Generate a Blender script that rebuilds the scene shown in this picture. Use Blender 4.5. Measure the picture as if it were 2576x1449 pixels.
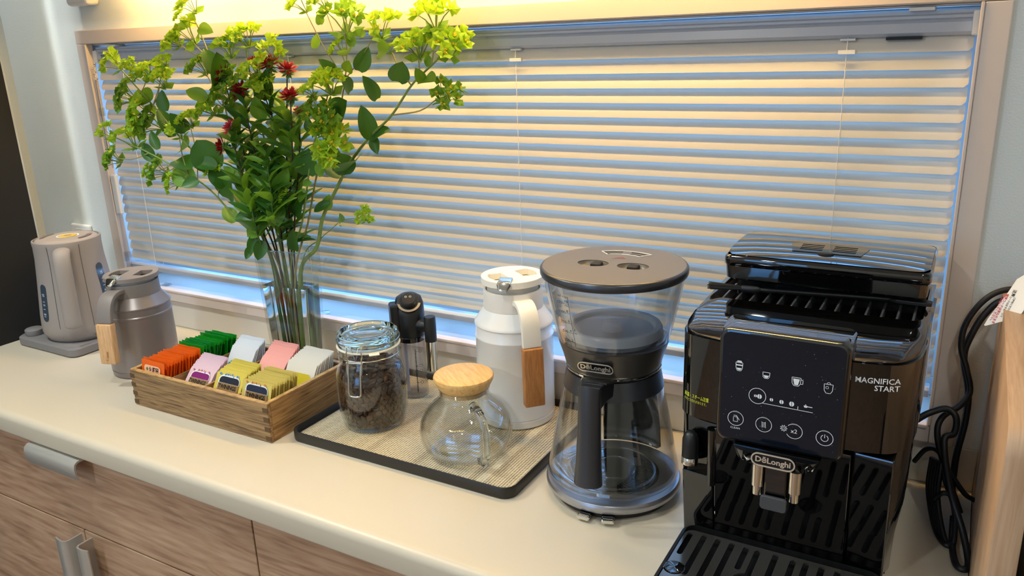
import bpy, bmesh, math, random
from mathutils import Vector, Matrix
random.seed(7)
PI = math.pi
for o in list(bpy.data.objects):
    bpy.data.objects.remove(o)
SC = bpy.context.scene
COL = SC.collection

# ------------------------------------------------------------------ camera
IMG_W, IMG_H, FPX = 2576.0, 1449.0, 2018.0
CAM = Vector((0.0, -1.1256, 0.6))
def cam_axes(yaw, pitch, roll):
    f = Vector((math.sin(yaw)*math.cos(pitch), math.cos(yaw)*math.cos(pitch), math.sin(pitch)))
    r = Vector((math.cos(yaw), -math.sin(yaw), 0)); u = r.cross(f)
    c, s = math.cos(roll), math.sin(roll)
    return c*r+s*u, -s*r+c*u, f
RT, UP, FW = cam_axes(math.radians(-30.25), math.radians(-17.05), math.radians(-2.03))
cd = bpy.data.cameras.new('camera'); cam = bpy.data.objects.new('camera', cd); COL.objects.link(cam)
cam.matrix_world = Matrix(((RT.x, UP.x, -FW.x, CAM.x), (RT.y, UP.y, -FW.y, CAM.y), (RT.z, UP.z, -FW.z, CAM.z), (0, 0, 0, 1)))
cd.sensor_width = 36.0; cd.lens = FPX/IMG_W*36.0; cd.clip_start = 0.02
SC.camera = cam
def ray(x, y):
    return RT*((x-IMG_W/2)/FPX) - UP*((y-IMG_H/2)/FPX) + FW
def at_y(x, y, Y):
    d = ray(x, y); return CAM + d*((Y-CAM.y)/d.y)
def at_z(x, y, Z):
    d = ray(x, y); return CAM + d*((Z-CAM.z)/d.z)

# ------------------------------------------------------------------ world, exposure
W = bpy.data.worlds.new('sky'); SC.world = W; W.use_nodes = True
bg = W.node_tree.nodes['Background']
bg.inputs[0].default_value = (0.20, 0.48, 1.0, 1); bg.inputs[1].default_value = 5.2
SC.view_settings.view_transform = 'Standard'; SC.view_settings.look = 'None'
SC.view_settings.exposure = 0.0; SC.view_settings.gamma = 1.0; SC.view_settings.use_curve_mapping = False

def area_light(name, loc, sx, sy, power, color, rot=(0, 0, 0), shape='RECTANGLE'):
    l = bpy.data.lights.new(name, 'AREA'); l.shape = shape; l.size = sx
    if shape == 'RECTANGLE': l.size_y = sy
    l.energy = power; l.color = color
    o = bpy.data.objects.new(name, l); COL.objects.link(o); o.location = loc; o.rotation_euler = rot
    return o
# sampling portal in the window opening (adds no light of its own)
po = area_light('window_portal', (-0.85, 0.15, 0.36), 1.8, 0.62, 1, (1, 1, 1), (-PI/2, 0, 0))
po.data.cycles.is_portal = True
po2 = area_light('window_portal', (-1.35, -4.30, 0.30), 1.0, 1.3, 1, (1, 1, 1), (PI/2, 0, 0))
po2.data.cycles.is_portal = True
LED_COL = (1.0, 0.65, 0.23)
CEIL_COL = (0.93, 0.98, 0.96)
CEIL_POWER = 5.0
CEIL_SPOTS = [(-1.70, -0.80, 2.6), (-1.925, -0.55, 1.15), (-0.80, -0.90, 1.6), (0.35, -0.90, 0.9), (-1.1, -2.8, 4.4), (0.5, -3.0, 2.2)]  # unseen; second added just to brighten the left wall, last two for front fill

# ------------------------------------------------------------------ materials
def lin(c):
    c = c/255.0
    return c/12.92 if c <= 0.04045 else ((c+0.055)/1.055)**2.4
def rgb(r, g, b): return (lin(r), lin(g), lin(b), 1.0)
MATS = {}
def mat(name, col, rough=0.5, metal=0.0, spec=0.5, coat=0.0, bump=None, sub=0.0, emit=None, noise=None):
    if name in MATS: return MATS[name]
    m = bpy.data.materials.new(name); m.use_nodes = True; MATS[name] = m
    nt = m.node_tree; p = nt.nodes['Principled BSDF']
    p.inputs['Base Color'].default_value = col; p.inputs['Roughness'].default_value = rough
    p.inputs['Metallic'].default_value = metal; p.inputs['Specular IOR Level'].default_value = spec
    p.inputs['Coat Weight'].default_value = coat; p.inputs['Coat Roughness'].default_value = 0.05
    if emit:
        p.inputs['Emission Color'].default_value = emit[0]; p.inputs['Emission Strength'].default_value = emit[1]
    tc = None
    if bump or noise:
        tc = nt.nodes.new('ShaderNodeTexCoord')
    if noise:   # (scale, amount) soft colour variation
        n = nt.nodes.new('ShaderNodeTexNoise'); n.inputs['Scale'].default_value = noise[0]; n.inputs['Detail'].default_value = 4
        nt.links.new(tc.outputs['Object'], n.inputs['Vector'])
        mx = nt.nodes.new('ShaderNodeMix'); mx.data_type = 'RGBA'
        k = noise[1]
        mx.inputs[6].default_value = tuple(c*(1-k) for c in col[:3])+(1,); mx.inputs[7].default_value = tuple(min(1, c*(1+k)) for c in col[:3])+(1,)
        nt.links.new(n.outputs['Fac'], mx.inputs[0]); nt.links.new(mx.outputs[2], p.inputs['Base Color'])
    if bump:    # (scale, strength, distance)
        n = nt.nodes.new('ShaderNodeTexNoise'); n.inputs['Scale'].default_value = bump[0]; n.inputs['Detail'].default_value = 3
        nt.links.new(tc.outputs['Object'], n.inputs['Vector'])
        b = nt.nodes.new('ShaderNodeBump'); b.inputs['Strength'].default_value = bump[1]; b.inputs['Distance'].default_value = bump[2]
        nt.links.new(n.outputs['Fac'], b.inputs['Height']); nt.links.new(b.outputs['Normal'], p.inputs['Normal'])
    return m
def wood(name, dark, mid, light, stretch, scale=1.0, rough=0.45, rings=0.5, bumpd=0.0003, coord='Object'):
    """grain drawn out along the axis whose stretch is small"""
    m = bpy.data.materials.new(name); m.use_nodes = True; MATS[name] = m
    nt = m.node_tree; p = nt.nodes['Principled BSDF']; p.inputs['Roughness'].default_value = rough
    tc = nt.nodes.new('ShaderNodeTexCoord'); mp = nt.nodes.new('ShaderNodeMapping'); mp.inputs['Scale'].default_value = [s*scale for s in stretch]
    nt.links.new(tc.outputs[coord], mp.inputs['Vector'])
    n1 = nt.nodes.new('ShaderNodeTexNoise'); n1.inputs['Scale'].default_value = 1.0; n1.inputs['Detail'].default_value = 5; n1.inputs['Distortion'].default_value = 1.2
    nt.links.new(mp.outputs['Vector'], n1.inputs['Vector'])
    n2 = nt.nodes.new('ShaderNodeTexNoise'); n2.inputs['Scale'].default_value = 7.0; n2.inputs['Detail'].default_value = 6
    nt.links.new(mp.outputs['Vector'], n2.inputs['Vector'])
    mu = nt.nodes.new('ShaderNodeMath'); mu.operation = 'MULTIPLY_ADD'; mu.inputs[1].default_value = 9.0; mu.inputs[2].default_value = 0.0
    nt.links.new(n1.outputs['Fac'], mu.inputs[0])
    fr = nt.nodes.new('ShaderNodeMath'); fr.operation = 'PINGPONG'; fr.inputs[1].default_value = 0.5
    nt.links.new(mu.outputs[0], fr.inputs[0])
    m1 = nt.nodes.new('ShaderNodeMath'); m1.operation = 'MULTIPLY_ADD'; m1.inputs[1].default_value = rings
    nt.links.new(fr.outputs[0], m1.inputs[0]); nt.links.new(n2.outputs['Fac'], m1.inputs[2])
    cr = nt.nodes.new('ShaderNodeValToRGB'); cr.color_ramp.elements[0].position = 0.34; cr.color_ramp.elements[0].color = dark
    cr.color_ramp.elements[1].position = 0.86; cr.color_ramp.elements[1].color = light
    e = cr.color_ramp.elements.new(0.58); e.color = mid
    nt.links.new(m1.outputs[0], cr.inputs['Fac']); nt.links.new(cr.outputs['Color'], p.inputs['Base Color'])
    b = nt.nodes.new('ShaderNodeBump'); b.inputs['Strength'].default_value = 0.4; b.inputs['Distance'].default_value = bumpd
    nt.links.new(n2.outputs['Fac'], b.inputs['Height']); nt.links.new(b.outputs['Normal'], p.inputs['Normal'])
    return m
def frosted(name, col, clear=0.45):
    """hazy moulded plastic: part straight-through, part diffusing"""
    m = bpy.data.materials.new(name); m.use_nodes = True; MATS[name] = m
    nt = m.node_tree; p = nt.nodes['Principled BSDF']; p.inputs['Base Color'].default_value = col; p.inputs['Roughness'].default_value = 0.2
    tl = nt.nodes.new('ShaderNodeBsdfTranslucent'); tl.inputs[0].default_value = col
    tr = nt.nodes.new('ShaderNodeBsdfTransparent')
    m1 = nt.nodes.new('ShaderNodeMixShader'); m1.inputs[0].default_value = 0.5; m2 = nt.nodes.new('ShaderNodeMixShader'); m2.inputs[0].default_value = clear
    nt.links.new(p.outputs[0], m1.inputs[1]); nt.links.new(tl.outputs[0], m1.inputs[2]); nt.links.new(m1.outputs[0], m2.inputs[1]); nt.links.new(tr.outputs[0], m2.inputs[2])
    nt.links.new(m2.outputs[0], nt.nodes['Material Output'].inputs['Surface'])
    return m
def thin_glass(name, tint=(0.97, 0.985, 0.98, 1), refl=0.75, base=0.035, rough=0.01, power=3.2):
    """thin pane: straight-through transmission with a mirror share that grows towards grazing angles"""
    m = bpy.data.materials.new(name); m.use_nodes = True; MATS[name] = m
    nt = m.node_tree; nt.nodes.remove(nt.nodes['Principled BSDF']); out = nt.nodes['Material Output']
    tr = nt.nodes.new('ShaderNodeBsdfTransparent'); tr.inputs[0].default_value = tint
    gl = nt.nodes.new('ShaderNodeBsdfGlossy'); gl.inputs['Roughness'].default_value = rough
    lw = nt.nodes.new('ShaderNodeLayerWeight'); lw.inputs['Blend'].default_value = 0.5
    pw = nt.nodes.new('ShaderNodeMath'); pw.operation = 'POWER'; pw.inputs[1].default_value = power; nt.links.new(lw.outputs['Facing'], pw.inputs[0])
    ma = nt.nodes.new('ShaderNodeMath'); ma.operation = 'MULTIPLY_ADD'; ma.inputs[1].default_value = refl; ma.inputs[2].default_value = base; nt.links.new(pw.outputs[0], ma.inputs[0])
    mx = nt.nodes.new('ShaderNodeMixShader'); nt.links.new(ma.outputs[0], mx.inputs[0]); nt.links.new(tr.outputs[0], mx.inputs[1]); nt.links.new(gl.outputs[0], mx.inputs[2])
    nt.links.new(mx.outputs[0], out.inputs['Surface'])
    return m
def solid_glass(name, col=(1, 1, 1, 1), ior=1.45, rough=0.0):
    m = bpy.data.materials.new(name); m.use_nodes = True; MATS[name] = m
    nt = m.node_tree; nt.nodes.remove(nt.nodes['Principled BSDF'])
    g = nt.nodes.new('ShaderNodeBsdfGlass'); g.inputs['Color'].default_value = col; g.inputs['IOR'].default_value = ior; g.inputs['Roughness'].default_value = rough
    nt.links.new(g.outputs[0], nt.nodes['Material Output'].inputs['Surface'])
    return m
def leafy(name, col, trans, rough=0.45, tfac=0.35):
    m = bpy.data.materials.new(name); m.use_nodes = True; MATS[name] = m
    nt = m.node_tree; p = nt.nodes['Principled BSDF']; p.inputs['Base Color'].default_value = col; p.inputs['Roughness'].default_value = rough
    t = nt.nodes.new('ShaderNodeBsdfTranslucent'); t.inputs[0].default_value = trans
    oi = nt.nodes.new('ShaderNodeTexCoord'); nz = nt.nodes.new('ShaderNodeTexNoise'); nz.inputs['Scale'].default_value = 60
    nt.links.new(oi.outputs['Object'], nz.inputs['Vector'])
    mc = nt.nodes.new('ShaderNodeMix'); mc.data_type = 'RGBA'
    mc.inputs[6].default_value = tuple(c*0.75 for c in col[:3])+(1,); mc.inputs[7].default_value = tuple(c*1.3 for c in col[:3])+(1,)
    nt.links.new(nz.outputs['Fac'], mc.inputs[0]); nt.links.new(mc.outputs[2], p.inputs['Base Color'])
    mx = nt.nodes.new('ShaderNodeMixShader'); mx.inputs[0].default_value = tfac
    nt.links.new(p.outputs[0], mx.inputs[1]); nt.links.new(t.outputs[0], mx.inputs[2]); nt.links.new(mx.outputs[0], nt.nodes['Material Output'].inputs['Surface'])
    return m

# ------------------------------------------------------------------ mesh helpers
class MB:
    def __init__(self): self.v = []; self.f = []; self.mi = []
    def add(self, vs, fs, mi=0):
        n = len(self.v); self.v += [tuple(p) for p in vs]; self.f += [tuple(i+n for i in f) for f in fs]; self.mi += [mi]*len(fs); return self
    def xf(self, M):
        self.v = [tuple(M @ Vector(p)) for p in self.v]; return self
    def box(self, x0, x1, y0, y1, z0, z1, mi=0):
        vs = [(x, y, z) for z in (z0, z1) for y in (y0, y1) for x in (x0, x1)]
        return self.add(vs, [(0, 2, 3, 1), (4, 5, 7, 6), (0, 1, 5, 4), (2, 6, 7, 3), (0, 4, 6, 2), (1, 3, 7, 5)], mi)
    def lathe(self, prof, seg=64, a0=0.0, a1=2*PI, cx=0, cy=0, mi=0):
        full = abs(a1-a0-2*PI) < 1e-6; n = seg if full else seg+1; vs = []; fs = []; rows = []
        for (r, z) in prof:
            if r < 1e-7 and full: rows.append([len(vs)]); vs.append((cx, cy, z))
            else:
                rows.append(list(range(len(vs), len(vs)+n)))
                for i in range(n):
                    a = a0+(a1-a0)*i/seg; vs.append((cx+r*math.cos(a), cy+r*math.sin(a), z))
        for A, B in zip(rows[:-1], rows[1:]):
            for i in range(seg):
                j = (i+1) % n if full else i+1
                if len(A) == 1 and len(B) == 1: continue
                if len(A) == 1: fs.append((A[0], B[j], B[i]))
                elif len(B) == 1: fs.append((A[i], A[j], B[0]))
                else: fs.append((A[i], A[j], B[j], B[i]))
        return self.add(vs, fs, mi)
    def tube(self, path, rad, seg=10, cap=True, flat=1.0, mi=0, closed=False, upv=None):
        P = [Vector(p) for p in path]; n = len(P); R = rad if isinstance(rad, (list, tuple)) else [rad]*n
        vs = []; fs = []; prev = None
        for i in range(n):
            if closed: t = P[(i+1) % n]-P[i-1]
            else: t = P[min(i+1, n-1)]-P[max(i-1, 0)]
            t.normalize()
            if prev is None:
                ref = Vector(upv) if upv else (Vector((0, 0, 1)) if abs(t.z) < 0.9 else Vector((1, 0, 0)))
                a = ref-t*ref.dot(t)
            else: a = prev-t*prev.dot(t)
            if a.length < 1e-9: a = t.orthogonal()
            a.normalize(); prev = a; b = t.cross(a)
            for k in range(seg):
                th = 2*PI*k/seg; vs.append(P[i]+(a*math.cos(th)+b*math.sin(th)*flat)*R[i])
        m = n if closed else n-1
        for i in range(m):
            for k in range(seg):
                i2 = (i+1) % n
                fs.append((i*seg+k, i*seg+(k+1) % seg, i2*seg+(k+1) % seg, i2*seg+k))
        if cap and not closed:
            fs.append(tuple(range(seg-1, -1, -1))); fs.append(tuple((n-1)*seg+k for k in range(seg)))
        return self.add(vs, fs, mi)
    def loft(self, rings, cap=True, mi=0):
        n = len(rings[0]); vs = [p for r in rings for p in r]; fs = []
        for i in range(len(rings)-1):
            for k in range(n):
                fs.append((i*n+k, i*n+(k+1) % n, (i+1)*n+(k+1) % n, (i+1)*n+k))
        if cap: fs.append(tuple(range(n-1, -1, -1))); fs.append(tuple((len(rings)-1)*n+k for k in range(n)))
        return self.add(vs, fs, mi)
    def prism(self, poly, z0, z1, mi=0):
        return self.loft([[(x, y, z0) for x, y in poly], [(x, y, z1) for x, y in poly]], True, mi)
    def build(self, name, material, parent=None, smooth=None, bevel=0.0, bseg=2, loc=None, rot=None):
        me = bpy.data.meshes.new(name); me.from_pydata(self.v, [], self.f)
        ms = material if isinstance(material, (list, tuple)) else [material]
        for m in ms: me.materials.append(m)
        if len(ms) > 1: me.polygons.foreach_set('material_index', self.mi)
        bm = bmesh.new(); bm.from_mesh(me); bmesh.ops.recalc_face_normals(bm, faces=bm.faces)
        if bevel > 0:
            es = [e for e in bm.edges if len(e.link_faces) == 2 and e.calc_face_angle(0) > 0.6]
            bmesh.ops.bevel(bm, geom=es, offset=bevel, segments=bseg, profile=0.5, affect='EDGES', clamp_overlap=True)
        bm.to_mesh(me); bm.free()
        if smooth is not None:
            me.polygons.foreach_set('use_smooth', [True]*len(me.polygons)); me.set_sharp_from_angle(angle=math.radians(smooth))
        o = bpy.data.objects.new(name, me); COL.objects.link(o)
        if parent: o.parent = parent
        if loc: o.location = loc
        if rot: o.rotation_euler = rot
        return o
def holed_plate(outer, holes, z0, z1):
    """flat plate (polygon in xy) with through holes"""
    bm = bmesh.new(); es = []
    for loop in [outer]+holes:
        vs = [bm.verts.new((x, y, z1)) for x, y in loop]
        es += [bm.edges.new((vs[i], vs[(i+1) % len(vs)])) for i in range(len(vs))]
    bmesh.ops.triangle_fill(bm, use_beauty=True, edges=es)
    bmesh.ops.recalc_face_normals(bm, faces=bm.faces)
    r = bmesh.ops.extrude_face_region(bm, geom=list(bm.faces))
    for g in r['geom']:
        if isinstance(g, bmesh.types.BMVert): g.co.z = z0
    bmesh.ops.recalc_face_normals(bm, faces=bm.faces)
    bm.verts.index_update(); mb = MB()
    mb.add([tuple(v.co) for v in bm.verts], [tuple(v.index for v in f.verts) for f in bm.faces]); bm.free()
    return mb
def rrect(x0, x1, y0, y1, r, n=6):
    out = []
    for cx, cy, a in ((x1-r, y1-r, 0), (x0+r, y1-r, PI/2), (x0+r, y0+r, PI), (x1-r, y0+r, 1.5*PI)):
        for i in range(n+1):
            t = a+PI/2*i/n; out.append((cx+r*math.cos(t), cy+r*math.sin(t)))
    return out
def circle(cx, cy, r, n=32, a0=0): return [(cx+r*math.cos(a0+2*PI*i/n), cy+r*math.sin(a0+2*PI*i/n)) for i in range(n)]
def catmull(pts, n=6, closed=False):
    P = [Vector(p) for p in pts]; out = []; m = len(P)
    for i in range(m if closed else m-1):
        p0 = P[(i-1) % m] if closed or i > 0 else P[0]*2-P[1]
        p1, p2 = P[i], P[(i+1) % m]
        p3 = P[(i+2) % m] if closed or i+2 < m else P[-1]*2-P[-2]
        for k in range(n):
            t = k/n; out.append(0.5*((2*p1)+(p2-p0)*t+(2*p0-5*p1+4*p2-p3)*t*t+(3*p1-p0-3*p2+p3)*t**3))
    if not closed: out.append(P[-1])
    return out
def thing(name, label, cat, loc=(0, 0, 0), rz=0.0, group=None):
    o = bpy.data.objects.new(name, None); COL.objects.link(o); o.empty_display_size = 0.03
    o.location = loc; o.rotation_euler = (0, 0, rz); tag(o, label, cat, group); return o
def tag(o, label, cat, group=None):
    o['label'] = label; o['category'] = cat
    if group: o['group'] = group
    return o
def struct(o): o['kind'] = 'structure'; return o
def empty(name, loc=(0, 0, 0), parent=None):
    o = bpy.data.objects.new(name, None); COL.objects.link(o); o.location = loc; o.empty_display_size = 0.03
    if parent: o.parent = parent
    return o
def text_mesh(s, size, align='CENTER', bold=0.0, space=1.0):
    c = bpy.data.curves.new('lettering', 'FONT'); c.body = s; c.size = size; c.align_x = align; c.align_y = 'CENTER'; c.offset = bold; c.space_character = space
    c.resolution_u = 2
    o = bpy.data.objects.new('lettering', c); COL.objects.link(o)
    bpy.context.view_layer.update()
    me = bpy.data.meshes.new_from_object(o.evaluated_get(bpy.context.evaluated_depsgraph_get()))
    bpy.data.objects.remove(o); bpy.data.curves.remove(c)
    return me
def text(s, size, material, parent, M, align='CENTER', bold=0.0, name='lettering', space=1.0, sx=1.0):
    me = text_mesh(s, size, align, bold, space); me.transform(M @ Matrix.Diagonal((sx, 1, 1, 1))); me.materials.clear(); me.materials.append(material)
    o = bpy.data.objects.new(name, me); COL.objects.link(o); o.parent = parent; return o
def frame(origin, u, v):
    """matrix taking flat drawing (x, y) to origin + x*u + y*v"""
    u = Vector(u).normalized(); v = Vector(v).normalized(); w = u.cross(v)
    return Matrix(((u.x, v.x, w.x, origin[0]), (u.y, v.y, w.y, origin[1]), (u.z, v.z, w.z, origin[2]), (0, 0, 0, 1)))
class Ink(MB):
    """flat drawing in xy"""
    def poly(self, pts): return self.add([(x, y, 0) for x, y in pts], [tuple(range(len(pts)))])
    def line(self, p, q, w):
        p = Vector(p); q = Vector(q); d = (q-p).normalized()*w/2; n = Vector((-d.y, d.x))
        return self.poly([tuple(p+n-d), tuple(p-n-d), tuple(q-n+d), tuple(q+n+d)])
    def path(self, pts, w, closed=False):
        for i in range(len(pts)-(0 if closed else 1)): self.line(pts[i], pts[(i+1) % len(pts)], w)
        return self
    def ring(self, cx, cy, r, w, n=32, a0=0, a1=2*PI):
        vs = []; fs = []
        for i in range(n+1):
            a = a0+(a1-a0)*i/n
            vs += [(cx+(r-w/2)*math.cos(a), cy+(r-w/2)*math.sin(a), 0), (cx+(r+w/2)*math.cos(a), cy+(r+w/2)*math.sin(a), 0)]
        fs = [(2*i, 2*i+1, 2*i+3, 2*i+2) for i in range(n)]
        return self.add(vs, fs)
    def disc(self, cx, cy, r, n=20, sy=1.0): return self.poly([(cx+r*math.cos(2*PI*i/n), cy+sy*r*math.sin(2*PI*i/n)) for i in range(n)])
def ring_arc(M, ink, name, material, parent):
    ink.xf(M); return ink.build(name, material, parent)
def outline_band(pts, w, z0, z1):
    """closed band (2-D outline with width w) as a solid; pts in xy"""
    n = len(pts); P = [Vector(p) for p in pts]; inn = []
    c = sum(P, Vector((0, 0)))/n
    for i in range(n):
        t = (P[(i+1) % n]-P[i-1]).normalized(); nn = Vector((-t.y, t.x))
        if nn.dot(c-P[i]) < 0: nn = -nn
        inn.append(P[i]+nn*w)
    vs = []; fs = []
    for z in (z0, z1):
        vs += [(p.x, p.y, z) for p in P]+[(p.x, p.y, z) for p in inn]
    for i in range(n):
        j = (i+1) % n
        fs += [(2*n+i, 2*n+j, 3*n+j, 3*n+i), (i, n+i, n+j, j), (i, j, 2*n+j, 2*n+i), (n+i, 3*n+i, 3*n+j, n+j)]
    mb = MB(); mb.add(vs, fs); return mb
UPZ = (0, 0, 1)

# common materials
M_wall = mat('wallpaper', rgb(228, 230, 224), 0.85, bump=(420, 0.55, 0.0012))
M_white_lac = mat('white_lacquer', rgb(222, 212, 200), 0.4)
M_white_plast = mat('white_plastic', rgb(232, 230, 226), 0.35)
M_slat = mat('blind_slat', rgb(214, 208, 198), 0.4)
M_alu_white = mat('blind_rail', rgb(184, 190, 202), 0.3)
M_cord_white = mat('white_cord', rgb(230, 230, 228), 0.7)
M_counter = mat('counter_laminate', rgb(206, 195, 174), 0.38, noise=(3, 0.015))
M_black_gloss = mat('piano_black', rgb(5, 5, 6), 0.03, spec=0.55, coat=0.9)
M_black_satin = mat('black_plastic', rgb(20, 20, 22), 0.4)
M_black_matt = mat('black_rubber', rgb(16, 16, 17), 0.7)
M_chrome = mat('chrome', rgb(225, 222, 215), 0.08, 1.0)
M_steel = mat('brushed_nickel', rgb(190, 182, 168), 0.32, 1.0)
M_print_white = mat('white_print', rgb(232, 234, 236), 0.5)
M_print_black = mat('black_print', rgb(15, 15, 15), 0.6)

# ================================================================== the room
M_floor = wood('floor_wood', rgb(110, 84, 62), rgb(140, 110, 84), rgb(165, 134, 104), (1.2, 14, 14), 1.0, 0.5)
struct(MB().box(-4.0, 2.6, -4.2, 0.0, -0.87, -0.85).build('floor', M_floor))
M_ceil = mat('ceiling_paper', rgb(225, 222, 214), 0.9)
struct(MB().box(-4.0, 2.6, -4.2, 0.13, 1.55, 1.60).build('ceiling', M_ceil))
OX0, OX1, OZ0, OZ1 = -1.703, -0.003, 0.088, 0.626
wb = MB()
wb.box(-2.05, OX0, 0, 0.13, -0.85, 1.55); wb.box(OX1, 2.6, 0, 0.13, -0.85, 1.55)
wb.box(OX0, OX1, 0, 0.13, -0.85, OZ0); wb.box(OX0, OX1, 0, 0.13, OZ1, 1.55)
struct(wb.build('wall_back', M_wall))
struct(MB().box(-2.06, -2.008, -4.2, 0.0, -0.85, 1.55).build('wall_left', M_wall))
struct(MB().box(2.6, 2.65, -4.2, 0.13, -0.85, 1.55).build('wall_right', M_wall))
wf = MB(); wf.box(-2.06, -1.85, -4.25, -4.2, -0.85, 1.55); wf.box(-0.85, 2.6, -4.25, -4.2, -0.85, 1.55); wf.box(-1.85, -0.85, -4.25, -4.2, -0.85, -0.35); wf.box(-1.85, -0.85, -4.25, -4.2, 0.95, 1.55)
struct(wf.build('wall_front', M_wall))
win2 = empty('window_2', (-1.35, -4.225, 0.30)); struct(win2)
for b_ in ((-0.50, 0.50, -0.02, 0.02, -0.65, -0.60), (-0.50, 0.50, -0.02, 0.02, 0.60, 0.65)): MB().box(*b_).build('sash_rail', M_white_lac, win2)
for x_ in (-0.475, 0.0, 0.475): MB().box(x_-0.025, x_+0.025, -0.02, 0.02, -0.60, 0.60).build('sash_stile', M_white_lac, win2)
for x_ in (-0.2375, 0.2375): MB().box(x_-0.2125, x_+0.2125, -0.003, 0.003, -0.60, 0.60).build('pane', thin_glass('garden_glass'), win2)
# low panel strip between counter and window
M_splash = mat('splash_panel', rgb(214, 206, 192), 0.45)
struct(MB().box(-2.0, 0.05, -0.0035, 0.0, 0.0005, 0.0615).build('trim_1', M_splash, bevel=0.0012))

# ---------------------------------------------------------------- window
win = empty('window_1', (0, 0, 0)); struct(win)
M_case = mat('window_casing', rgb(218, 202, 190), 0.45)
M_sash = mat('sash_aluminium', rgb(205, 208, 212), 0.4)
def casing(name, x0, x1, z0, z1, y0=-0.012, y1=0.006):
    return MB().box(x0, x1, y0, y1, z0, z1).build(name, M_case, win, bevel=0.0015)
casing('head_casing', -1.7225, 0.019, 0.6265, 0.6545)
casing('side_casing', -1.7225, -1.694, 0.0645, 0.626)
casing('side_casing', -0.0095, 0.019, 0.0645, 0.626)
casing('bottom_casing', -1.6935, -0.010, 0.0645, 0.0895)
# raised inner beads
MB().box(-1.694, -1.690, -0.014, 0.004, 0.0905, 0.626).build('casing_bead', M_case, win, bevel=0.001)
MB().box(-0.0135, -0.0095, -0.014, 0.004, 0.0905, 0.626).build('casing_bead', M_case, win, bevel=0.001)
MB().box(-1.690, -0.0135, -0.014, 0.004, 0.0855, 0.0905).build('casing_bead', M_case, win, bevel=0.001)
# reveal boards
MB().box(OX0, OX1, 0.0, 0.128, 0.0852, 0.0885).build('sill_board', M_case, win)
MB().box(OX0, OX0+0.002, 0.006, 0.128, 0.089, 0.625).build('jamb_board', M_case, win)
MB().box(OX1-0.002, OX1, 0.006, 0.128, 0.089, 0.625).build('jamb_board', M_case, win)
MB().box(OX0, OX1, 0.006, 0.128, 0.6235, 0.6255).build('jamb_board', M_case, win)
for nm, b in (('sash_rail', (OX0+.002, OX1-.002, 0.095, 0.125, 0.089, 0.118)), ('sash_rail', (OX0+.002, OX1-.002, 0.095, 0.125, 0.598, 0.623)),
              ('sash_stile', (OX0+.002, OX0+.032, 0.095, 0.125, 0.118, 0.598)), ('sash_stile', (OX1-.032, OX1-.002, 0.095, 0.125, 0.118, 0.598)),
              ('sash_stile', (-0.87, -0.835, 0.095, 0.125, 0.118, 0.598))):
    MB().box(*b).build(nm, M_sash, win, bevel=0.0015)
M_pane = thin_glass('window_glass', (0.96, 0.98, 0.98, 1), 0.6, 0.04)
MB().box(OX0+.032, -0.87, 0.108, 0.111, 0.118, 0.598).build('pane', M_pane, win)
MB().box(-0.835, OX1-.032, 0.108, 0.111, 0.118, 0.598).build('pane', M_pane, win)

# ---------------------------------------------------------------- venetian blind
BL0, BL1 = -1.688, -0.0165
bl = thing('venetian_blind', 'white venetian blind with tilted slats hanging in the window', 'blind', (0, 0, 0))
hr = MB()
hr.loft([[(x, y, z) for y, z in ((0.000, 0.590), (0.030, 0.590), (0.030, 0.6185), (0.002, 0.6185), (0.002, 0.615), (-0.002, 0.613), (-0.002, 0.610), (0.001, 0.608), (-0.0025, 0.605), (-0.004, 0.594))] for x in (BL0, BL1)])
hr.xf(Matrix.Translation((0, 0.0065, 0)))
rail = hr.build('headrail', M_alu_white, bl, smooth=30)
MB().box(BL1-0.004, BL1+0.006, 0.0005, 0.038, 0.589, 0.618).build('end_cap', M_white_plast, rail, bevel=0.002)
MB().box(BL0-0.006, BL0+0.01, 0.0005, 0.038, 0.586, 0.612).build('end_cap', M_white_plast, rail, bevel=0.002)
for bx_ in (-0.075, -0.80, -1.62):
    MB().box(bx_-0.014, bx_+0.014, -0.002, 0.024, 0.6188, 0.6232).build('mounting_bracket', M_white_plast, rail, bevel=0.0008)
text('TOSO', 0.008, mat('grey_print', rgb(70, 72, 76), 0.6), rail, frame((-1.655, 0.0026, 0.6), (1, 0, 0), UPZ), bold=0.0002)
MB().box(-0.112, -0.072, 0.0028, 0.010, 0.5862, 0.5898).build('printed_label', M_print_black, rail)
# one slat: 25 mm wide, slightly crowned, room edge down
SLW = 0.025; TH = math.radians(67); NS = 7; PITCH = 0.02115
sec = []
for i in range(NS):
    s = i/(NS-1); u = (s-0.5)*SLW; crown = 0.0016*(1-(2*s-1)**2)
    y = 0.0065+(u+SLW/2)*math.cos(TH) - crown*math.sin(TH); z = (u+SLW/2)*math.sin(TH) + crown*math.cos(TH)
    sec.append((y, z))
def slat_mesh():
    mb = MB(); cr = 0.0045; xs = []
    # rounded lower corners: outline per section row
    rows = []
    for (y, z), i in zip(sec, range(NS)):
        s = i/(NS-1)*SLW; e = min(s, SLW-s); ins = 0.0
        if e < cr: ins = cr-math.sqrt(max(0, cr*cr-(cr-e)**2))
        rows.append((y, z, ins))
    t = 0.00035
    nx, nz = -math.sin(TH)*t, math.cos(TH)*t
    rings = []
    for (y, z, ins) in rows:
        rings.append([(BL0+ins, y, z), (BL1-ins, y, z), (BL1-ins, y+nx, z+nz), (BL0+ins, y+nx, z+nz)])
    mb.loft(rings); return mb
z_first = 0.5713
s0 = slat_mesh().build('slat', M_slat, bl, smooth=50, loc=(0, 0, z_first))
NSL = 21
for k in range(1, NSL):
    c = s0.copy(); COL.objects.link(c); c.parent = bl; c.location = (0, random.uniform(-.0002, .0002), z_first-PITCH*k)
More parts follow.
